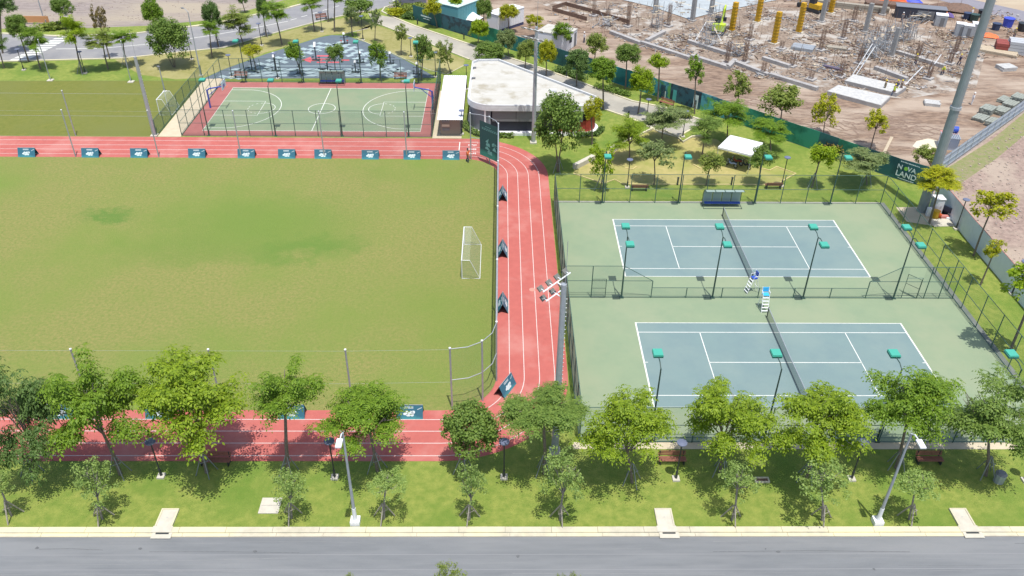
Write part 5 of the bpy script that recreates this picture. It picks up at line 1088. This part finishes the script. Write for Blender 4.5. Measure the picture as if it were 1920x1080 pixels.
for _ in range(520):
    u = rr.choice((rr.uniform(1300, 1800), rr.uniform(1560, 1800), rr.uniform(1040, 1300))); v = rr.uniform(15, 150)
    if v > 58 + (u - 1100) * .2: continue
    x, y = G(u, v); h = rr.uniform(.6, 2.2); b.tube([(x, y, 0), (x + rr.uniform(-.4, .4), y + rr.uniform(-.4, .4), h)], rr.uniform(.02, .035), 3, None, False)
me = bpy.data.meshes.new('upright_bars'); me.from_pydata(b.v, [], b.f); me.materials.append(M_rebar); o = put('upright_bars', me); o['kind'] = 'stuff'; o['label'] = 'thin upright starter bars standing all over the construction site'
b = MB()
for _ in range(900):
    u = rr.uniform(1750, 1925); v = rr.uniform(230, 520); x, y = G(u, v)
    if x < 39 + max(0, (y - 38) * 1.05): continue
    s = rr.uniform(.04, .15) * rr.choice((1, 1, 1.6)); b.box((x, y, s * .2), (s, s * rr.uniform(.6, 1), s * .6), rr.uniform(0, 3))
for _ in range(500):
    u = rr.uniform(0, 560); v = rr.uniform(-10, 50); x, y = G(u, v); s = rr.uniform(.05, .2)
    if v > 42 - max(0, u - 250) * .1: continue
    b.box((x, y, s * .2), (s, s * rr.uniform(.6, 1), s * .5), rr.uniform(0, 3))
o = b.build('loose_stones', mat('pale_stone', (.42, .36, .31), (.24, .18, .15), 3, .95)); o['kind'] = 'stuff'; o['label'] = 'loose stones and clods on the bare soil'

# ================================================================ TREES
def leafmesh(name, C, D, N, Ln, Wd):
    C, D, N = np.array(C), np.array(D), np.array(N); D /= np.linalg.norm(D, axis=1, keepdims=True) + 1e-9
    Sd = np.cross(D, N); Sd /= np.linalg.norm(Sd, axis=1, keepdims=True) + 1e-9
    Ln = np.array(Ln)[:, None]; Wd = np.array(Wd)[:, None]; n_ = len(C)
    V = np.stack([C, C + D * Ln * .45 + Sd * Wd, C + D * Ln, C + D * Ln * .45 - Sd * Wd], 1).reshape(-1, 3)
    me = bpy.data.meshes.new(name); me.vertices.add(4 * n_); me.vertices.foreach_set('co', V.ravel().astype(np.float32)); me.loops.add(4 * n_); me.loops.foreach_set('vertex_index', np.arange(4 * n_, dtype=np.int32))
    me.polygons.add(n_); me.polygons.foreach_set('loop_start', np.arange(0, 4 * n_, 4, dtype=np.int32)); me.update(calc_edges=True); me.materials.append(LEAF['mid']); return me
def rv(g): v = g.normal(size=3); return v / np.linalg.norm(v)
def lobes(g, n_=6, amp=.28):
    ax = [rv(g) for _ in range(n_)]; am = g.uniform(-amp, amp, n_)
    return lambda d: 1 + sum(a * max(0, float(np.dot(d, x))) ** 3 for a, x in zip(am, ax))
def crown_round(seed, ncl=70, per=75, cr=.26, s=.085, rin=.35, flat=1.):
    g = np.random.default_rng(seed); lb = lobes(g); C, D, N, L, Wd = [], [], [], [], []
    for _ in range(ncl):
        d = rv(g); 
        if d[2] < -.6: d[2] *= -.5; d /= np.linalg.norm(d)
        r = (rin + (1 - rin) * g.random() ** .5) * .86 * lb(d); c = d * r; k = cr * g.uniform(.65, 1.25); m_ = int(per * g.uniform(.6, 1.2))
        for _ in range(m_):
            e = rv(g); p = c + e * k * g.random() ** .35 * np.array([1, 1, .75]); nn = e * .6 + np.array([0, 0, .7]) + rv(g) * .55; t_ = rv(g) + np.array([0, 0, -.25]); t_ = t_ - nn * np.dot(t_, nn) / np.dot(nn, nn)
            C.append(p); D.append(t_); N.append(nn); q = g.uniform(.7, 1.25); L.append(s * q); Wd.append(s * q * .3)
    return leafmesh('crown', C, D, N, L, Wd)
def crown_frond(seed, nw=210, fl=.25, ll=.082, layers=True, drop=.5):
    g = np.random.default_rng(seed); lb = lobes(g, 10, .34); C, D, N, L, Wd = [], [], [], [], []; cents = []
    arms = []
    for k in range(17):
        an = k * 2.4 + g.uniform(-.3, .3); el = g.uniform(-.55, 1.3); d = np.array([math.cos(an) * math.cos(el), math.sin(an) * math.cos(el), math.sin(el)]); arms.append(d * lb(d) * g.uniform(.8, 1.05))
    for k in range(7):
        an = g.uniform(0, 6.28); el = g.uniform(.2, 1.4); d = np.array([math.cos(an) * math.cos(el), math.sin(an) * math.cos(el), math.sin(el)])
        for t_ in (.85, .97, 1.1, 1.2)[:int(g.integers(2, 5))]: cents.append(d * t_)
    for _ in range(nw):
        a = arms[g.integers(len(arms))]; t_ = g.uniform(.3, 1) ** .7; c = a * t_ + rv(g) * np.array([.26, .26, .15]) * g.random() ** .5; cents.append(c)
    for c in cents:
        out = c * np.array([1, 1, .2]); o_ = math.atan2(out[1], out[0]); nf = g.integers(6, 9)
        for k in range(nf):
            an = o_ + k * 2 * PI / nf + g.uniform(-.3, .3); fx = np.array([math.cos(an), math.sin(an), 0]); f_ = fl * g.uniform(.7, 1.1) * (1.1 if math.cos(an - o_) > 0 else .75); dr = drop * g.uniform(.6, 1.4)
            for j in range(4):
                s_ = .3 + .7 * j / 3; p = c + fx * f_ * s_ + np.array([0, 0, .04 * s_ - dr * f_ * s_ * s_])
                tang = fx + np.array([0, 0, -2 * dr * s_]) ; side = np.array([-fx[1], fx[0], 0])
                for sg in ((-1, 1) if j < 3 else (0,)):
                    dd = tang * .55 + side * sg * (.9 if sg else 0) + np.array([0, 0, -.15]); nn = np.array([0, 0, 1]) + rv(g) * .35 + fx * .3 * dr
                    C.append(p); D.append(dd); N.append(nn); q = g.uniform(.65, 1.35); L.append(ll * q); Wd.append(ll * q * .25)
    return leafmesh('crown', C, D, N, L, Wd)
CR = dict(
    F=[crown_frond(k, 230, .24, .075) for k in range(20, 28)], FS=[crown_frond(k, 150, .24, .075) for k in range(30, 33)], FL=[crown_frond(k, 190, .26, .10, drop=.15) for k in range(35, 38)],
    R=[crown_round(k, 120, 95, .23, .095) for k in range(1, 6)], A=[crown_round(k, 64, 60, .24, .125, .12) for k in range(6, 10)], S=[crown_round(k, 60, 36, .19, .095, .05) for k in range(10, 14)], AS=[crown_round(k, 44, 46, .2, .135, .1) for k in range(15, 18)])
cnt = {}; SC = dict(F=.97, FS=1., FL=1.06, R=1.08, A=1.1, S=1.04, AS=1.14)
def tree(bu, bv, u0, u1, v0, v1, kind, tone, label, stakes=0, name='tree', group=None, stems=1):
    x, y = G(bu, bv); uc, vc = (u0 + u1) / 2, (v0 + v1) / 2; xc, zc, _ = atY(uc, vc, y); F = depth(xc, y, zc); r_ = (u1 - u0) / 2 * F / FPX; hh = (v1 - v0) / 2 * F / FPX
    e = math.asin(max(.1, min(.99, (CAM.z - zc) / (Vector((xc, y, zc)) - CAM).length)))
    Z = math.sqrt(max(hh * hh - (r_ * math.sin(e)) ** 2, (.42 * r_) ** 2)) / math.cos(e) if hh > r_ * math.sin(e) else .5 * r_
    Z = min(Z, max(.3, zc * .93)) if kind != 'S' else min(Z, zc * .97)
    t = thing(name, label, 'tree', (x, y, 0), 0, group); k = cnt.get(kind, 0); cnt[kind] = k + 1
    # orient crown
    seed = int(bu * 7 + bv * 13); rr = random.Random(seed); dx = xc - x
    o = put('crown', CR[kind][k % len(CR[kind])], t, (dx, 0, zc), rr.uniform(0, 6.28), (r_ * SC[kind], r_ * SC[kind], Z * SC[kind])); o.material_slots[0].link = 'OBJECT'; o.material_slots[0].material = LEAF[tone]
    tr = .045 + zc * .011
    if kind in ('S', 'AS'): tr *= .8
    b = MB()
    for s_ in range(stems):
        ox = (s_ - (stems - 1) / 2) * .35 if stems > 1 else 0; oy = rr.uniform(-.2, .2) if stems > 1 else 0; zt = max(zc - Z * .55, zc * .35)
        b.tube([(ox * .4, oy * .4, 0), (dx * .3 + ox + rr.uniform(-.07, .07), oy, zt * .5), (dx * .75 + ox * 2, oy * 2, zt)], tr * 1.25 / (stems ** .4), 7, tr * .8 / (stems ** .4))
        for _ in range(7 // stems + 1):
            a = rr.uniform(0, 6.28); el = rr.uniform(.1, 1.3); q = rr.uniform(.55, .85); tip = Vector((dx + r_ * q * math.cos(a) * math.cos(el), r_ * q * math.sin(a) * math.cos(el), zc + Z * q * math.sin(el) * .9)); st = Vector((dx * .75 + ox * 2, oy * 2, zt)); md = st.lerp(tip, .5) + Vector((0, 0, .12 * Z))
            b.tube([st, md, tip], tr * .6 / (stems ** .4), 5, tr * .18, False)
            for _ in range(2):
                w_ = md.lerp(tip, rr.uniform(.1, .6)); b.tube([w_, w_ + Vector((rr.uniform(-.3, .3) * r_, rr.uniform(-.3, .3) * r_, rr.uniform(.05, .35) * Z))], tr * .25, 4, tr * .1, False)
    b.build('trunk', M_bark if kind != 'S' else M_bark2, t)
    if stakes:
        hs = 1.5 if stakes == 1 else 1.9
        for q in range(3 if stakes == 1 else 4):
            a = q * 2 * PI / (3 if stakes == 1 else 4) + .5 + rr.uniform(-.2, .2); w_ = .75
            MB().tube([(w_ * math.cos(a), w_ * math.sin(a), 0), (.06 * math.cos(a) + dx * .15, .06 * math.sin(a), hs)], .05 if stakes == 1 else .035, 5).build('support_stake', M_stake if stakes == 1 else M_scaf, t)
        zz = hs * .62; w2 = .75 * .42; b = MB(); pts = [(w2 * math.cos(q), w2 * math.sin(q), zz) for q in np.arange(0, 2 * PI + .1, 2 * PI / 3)]
        b.tube(pts, .025, 4); b.build('stake_brace', M_stake if stakes == 1 else M_scaf, t)
VG = 'tall feathery trees along the street verge'
for a in (
    (61, 888, -22, 122, 668, 905, 'F', 'dark', 'dark green feathery verge tree at the far left edge'), (226, 890, 88, 264, 666, 872, 'F', 'green', 'spreading green verge tree second from the left'),
    (388, 886, 262, 462, 668, 868, 'F', 'bright', 'brightest and densest verge tree, third from the left'), (541, 888, 468, 602, 678, 818, 'FS', 'green', 'sparse thin verge tree fourth from the left'),
    (708, 884, 606, 768, 716, 848, 'F', 'green', 'drooping verge tree behind the left white street lamp'), (868, 884, 828, 932, 750, 865, 'R', 'mid', 'compact dense verge tree at the lower track bend'),
    (1020, 888, 938, 1098, 728, 826, 'F', 'mid', 'wide verge tree in front of the floodlight mast'), (1185, 905, 1094, 1256, 732, 900, 'FS', 'bright', 'bright yellow-green verge tree left of the park bench'),
    (1350, 888, 1278, 1442, 706, 872, 'F', 'bright', 'bright verge tree with one tall leader shoot'), (1510, 900, 1452, 1626, 714, 874, 'F', 'bright', 'bright verge tree over the near tennis court, middle'),
    (1680, 878, 1624, 1790, 684, 850, 'F', 'green', 'green verge tree left of the right street lamp top'), (1848, 892, 1780, 1945, 700, 880, 'F', 'mid', 'large green verge tree at the right edge')):
    tree(*a, stakes=2, group=VG)
SG = 'staked saplings along the kerb'
for a in (
    (22, 968, -32, 28, 876, 940, 'S', 'young', 'leaning staked sapling at the left edge of the verge'), (192, 974, 136, 218, 862, 962, 'S', 'young', 'staked sapling leaning left, second from the left edge'), (547, 972, 506, 580, 872, 962, 'S', 'young', 'staked sapling beside the square manhole slab'),
    (720, 973, 688, 762, 884, 930, 'S', 'young', 'staked sapling right of the left street lamp'), (880, 975, 850, 918, 864, 960, 'S', 'young', 'staked sapling below the compact dense tree'), (1050, 976, 1012, 1104, 842, 958, 'S', 'young', 'largest staked sapling below the floodlight mast'),
    (1372, 976, 1348, 1420, 866, 940, 'S', 'young', 'staked sapling right of the middle drain slab'), (1541, 976, 1492, 1588, 852, 950, 'S', 'young', 'staked sapling left of the right street lamp'), (1704, 974, 1668, 1764, 872, 950, 'S', 'young', 'crooked staked sapling right of the right street lamp')):
    tree(*a, stakes=1, name='sapling', group=SG)
for (u, v, w_, l) in ((842, 1046, 34, 'tree tip poking up from below the bottom edge of the road'), (652, 1070, 14, 'small tree tip at the bottom edge left of the middle'), (1052, 1068, 10, 'tiny tree tip at the bottom edge right of the middle'), (1085, 1066, 9, 'tiny tree tip at the bottom edge, rightmost')):
    x, y, = G(u, v + 60, 3.2); xb = x; zt = 4.6
    # crown top meets the line of sight through (u, v)
    d = ray(u, v); tt = (zt - CAM.z) / d.z; px, py = CAM.x + d.x * tt, CAM.y + d.y * tt; r_ = .95 if w_ > 20 else .6
    t = thing('sapling', l, 'tree', (px, py - .5 * r_, 0), 0, 'trees rising from the near roadside'); o = put('crown', CR['S'][w_ % 4], t, (0, 0, zt - 1.3), w_, (r_, r_, 1.3)); o.material_slots[0].link = 'OBJECT'; o.material_slots[0].material = LEAF['olive']
    MB().tube([(0, 0, 0), (.05, 0, 2), (0, 0, zt - 1)], .06, 6, .03).build('trunk', M_bark2, t)
T = [
 (5, 100, -20, 26, -12, 34, 'A', 'dark', 'dark tree at the top left corner beyond the far road'), (54, 116, 12, 52, 26, 76, 'R', 'mid', 'grey-green round tree at the far left by the crossing'), (76, 130, 36, 88, 46, 102, 'F', 'green', 'bright layered tree in front of the zebra crossing'),
 (8, 128, -24, 14, 56, 108, 'F', 'dark', 'dark layered tree cut by the left edge'), (114, 52, 94, 132, -6, 34, 'R', 'mid', 'round green tree beyond the far road with lamp pole'), (155, 138, 112, 162, 28, 98, 'F', 'lime', 'yellow-green layered tree right of the zebra crossing'),
 (206, 111, 172, 198, 12, 66, 'AS', 'rust', 'thin brownish tree by the far road'), (203, 130, 168, 216, 60, 92, 'FL', 'olive', 'sparse flat-layered tree right of the brownish one'), (238, 125, 211, 249, 56, 86, 'FL', 'green', 'small umbrella-shaped tree with forked pole behind the second field'),
 (290, 58, 266, 305, -4, 52, 'R', 'green', 'dark round tree beyond the road behind the big round tree'), (327, 126, 278, 354, 34, 116, 'R', 'mid', 'big round multi-stemmed tree at the road verge'), (410, 88, 379, 416, -2, 66, 'R', 'dark', 'tall dark green tree at the road verge with tripod'),
 (398, 108, 374, 412, 38, 70, 'F', 'green', 'slim tree in front of the tall dark one'), (457, 84, 420, 470, 18, 72, 'FL', 'olive', 'sparse flat-layered tree by the far road'), (500, 69, 480, 504, -6, 42, 'R', 'dark', 'dark upright tree in tripod by the asphalt road'),
 (529, 84, 490, 540, 0, 46, 'F', 'green', 'bright layered tree left of the playground'), (481, 133, 450, 492, 83, 108, 'A', 'yellow', 'yellow-brown small tree at the left of the playground'), (460, 24, 443, 462, -14, 10, 'R', 'dark', 'dark tree top at the upper edge beyond the road'),
 (590, 58, 562, 604, -8, 23, 'F', 'green', 'green tree at the top edge above the playground'), (616, 41, 604, 626, -20, 8, 'F', 'dark', 'dark tree trunk by the road, left of a pair'), (627, 60, 616, 642, -16, 11, 'F', 'green', 'green tree by the road, right of a pair'),
 (672, 44, 646, 706, -8, 38, 'A', 'mid', 'broad airy tree at the top by the road junction'), (661, 68, 644, 674, 12, 46, 'A', 'grey', 'slim grey-green tree at the playground apex'), (703, 80, 691, 716, 18, 64, 'AS', 'grey', 'slim pale tree on the dry lawn near the junction'),
 (752, 103, 739, 768, 45, 82, 'AS', 'olive', 'slim tree on the dry lawn by the access road'), (790, 150, 774, 812, 62, 126, 'A', 'mid', 'double-crowned tree behind the right end of the basketball fence'), (845, 137, 820, 854, 76, 128, 'AS', 'olive', 'sparse tree at the corner of the dry lawn'),
 (566, 142, 532, 572, 78, 122, 'A', 'green', 'leafy tree behind the basketball fence, left of three'), (630, 139, 608, 644, 82, 126, 'A', 'mid', 'leafy tree behind the basketball fence above the shelter'), (714, 149, 693, 729, 80, 134, 'A', 'green', 'leafy tree behind the basketball fence, right of three'),
 (820, 52, 794, 829, -4, 36, 'A', 'yellow', 'yellow-green tree in front of the dark hoarding'), (862, 36, 838, 870, -14, 18, 'A', 'lime', 'yellow-green tree top at the upper edge by the teal shed'), (905, 72, 892, 924, -6, 38, 'R', 'mid', 'green tree behind the teal site shed'), (953, 62, 933, 972, 8, 40, 'R', 'yellow', 'round yellow-green tree in front of the white cabin'),
 (896, 86, 881, 918, 34, 74, 'R', 'lime', 'yellow-green round tree at the kerb of the access road'), (922, 120, 888, 946, 72, 126, 'R', 'mid', 'dense green tree overhanging the pavilion roof'), (955, 108, 932, 970, 54, 99, 'R', 'grey', 'grey-green tree behind the pavilion by the road'), (984, 130, 968, 1004, 74, 115, 'R', 'olive', 'olive round tree left of the rear mast'),
 (1024, 142, 1007, 1043, 74, 127, 'R', 'yellow', 'bright yellow round tree right of the rear mast'), (1008, 72, 987, 1022, 27, 54, 'A', 'yellow', 'yellow tree behind the rear mast head'), (1056, 95, 1036, 1074, 42, 80, 'A', 'green', 'green tree in front of the white cabin with window'), (1081, 162, 1057, 1106, 88, 145, 'R', 'dark', 'dark round tree by the hoarding right of the yellow one'),
 (1113, 128, 1097, 1139, 60, 107, 'A', 'olive', 'airy olive tree behind the dark round one'), (1131, 206, 1104, 1156, 106, 160, 'R', 'green', 'green round tree standing at the access road'), (1172, 170, 1152, 1199, 80, 127, 'R', 'mid', 'dark green tree before the hoarding in the middle'), (1196, 214, 1181, 1228, 124, 182, 'R', 'lime', 'bright round tree at the access road kerb'),
 (1233, 190, 1216, 1256, 100, 136, 'A', 'lime', 'small-crowned tree before the hoarding with bare stems'), (1302, 214, 1284, 1324, 108, 165, 'AS', 'green', 'tall sparse tree before the hoarding by the road end'), (1384, 216, 1362, 1408, 133, 190, 'AS', 'olive', 'tall very sparse tree behind the hoarding'), (1462, 242, 1428, 1508, 162, 224, 'A', 'olive', 'wide olive tree in front of the green hoarding'),
 (1543, 258, 1523, 1576, 178, 244, 'AS', 'yellow', 'bright yellow tree by the hoarding, left of two'), (1632, 280, 1620, 1670, 208, 254, 'AS', 'yellow', 'bright yellow tree by the hoarding, right of two'), (1110, 272, 1090, 1127, 184, 238, 'A', 'yellow', 'yellow tree at the right corner of the pavilion'),
 (1180, 302, 1146, 1216, 218, 288, 'F', 'bright', 'feathery bright tree at the left of the sandy lawn'), (1239, 274, 1204, 1284, 198, 254, 'FL', 'grey', 'grey-green flat-layered tree at the top of the sandy lawn'), (1226, 347, 1192, 1262, 262, 318, 'AS', 'grey', 'slim grey-green tree in the middle of the sandy lawn'),
 (1315, 302, 1292, 1352, 216, 270, 'F', 'mid', 'green tree at the right of the sandy lawn'), (1362, 270, 1322, 1408, 186, 246, 'F', 'green', 'broad green tree behind the white canopy tent'), (1445, 285, 1404, 1480, 222, 264, 'F', 'green', 'wide flat tree right of the white canopy tent'), (1423, 347, 1404, 1450, 272, 322, 'A', 'mid', 'small tree behind a court light right of the canopy'),
 (1324, 348, 1308, 1358, 284, 328, 'A', 'olive', 'small olive tree between shelter and sandy lawn'), (1125, 356, 1110, 1156, 268, 342, 'AS', 'lime', 'slender yellow-green tree by the left park fence'), (1522, 352, 1511, 1566, 268, 322, 'A', 'lime', 'yellow-green tree on the lawn right of the park'), (1625, 347, 1588, 1660, 280, 328, 'FL', 'grey', 'wide grey-green tree on the lawn near the hoarding logo'),
 (1742, 420, 1728, 1800, 316, 362, 'FL', 'yellow', 'yellow tree in front of the tall tower'), (1825, 480, 1822, 1900, 355, 420, 'AS', 'yellow', 'yellow sparse tree by the grey wall'), (1838, 535, 1846, 1884, 448, 492, 'AS', 'yellow', 'small yellow tree by the grey wall below the larger one'), (1748, 322, 1714, 1762, 272, 312, 'A', 'olive', 'dark olive tree beside the tower top of hoarding'),
 (1893, 660, 1900, 1990, 486, 572, 'AS', 'lime', 'tree leaning out of the right edge beside the tennis fence')]
for a in T:
    st = 2 if a[8].find('tripod') > 0 or a[0] in (1522, 1625, 1125, 155, 238) else 0
    tree(*a, stakes=st, group='round roadside and park trees', stems=3 if a[0] == 327 else 1)
# the very large park tree
tree(1046, 322, 1004, 1092, 172, 296, 'R', 'mid', 'very large dense tree between the pavilion and the track bend', stakes=2, stems=2)
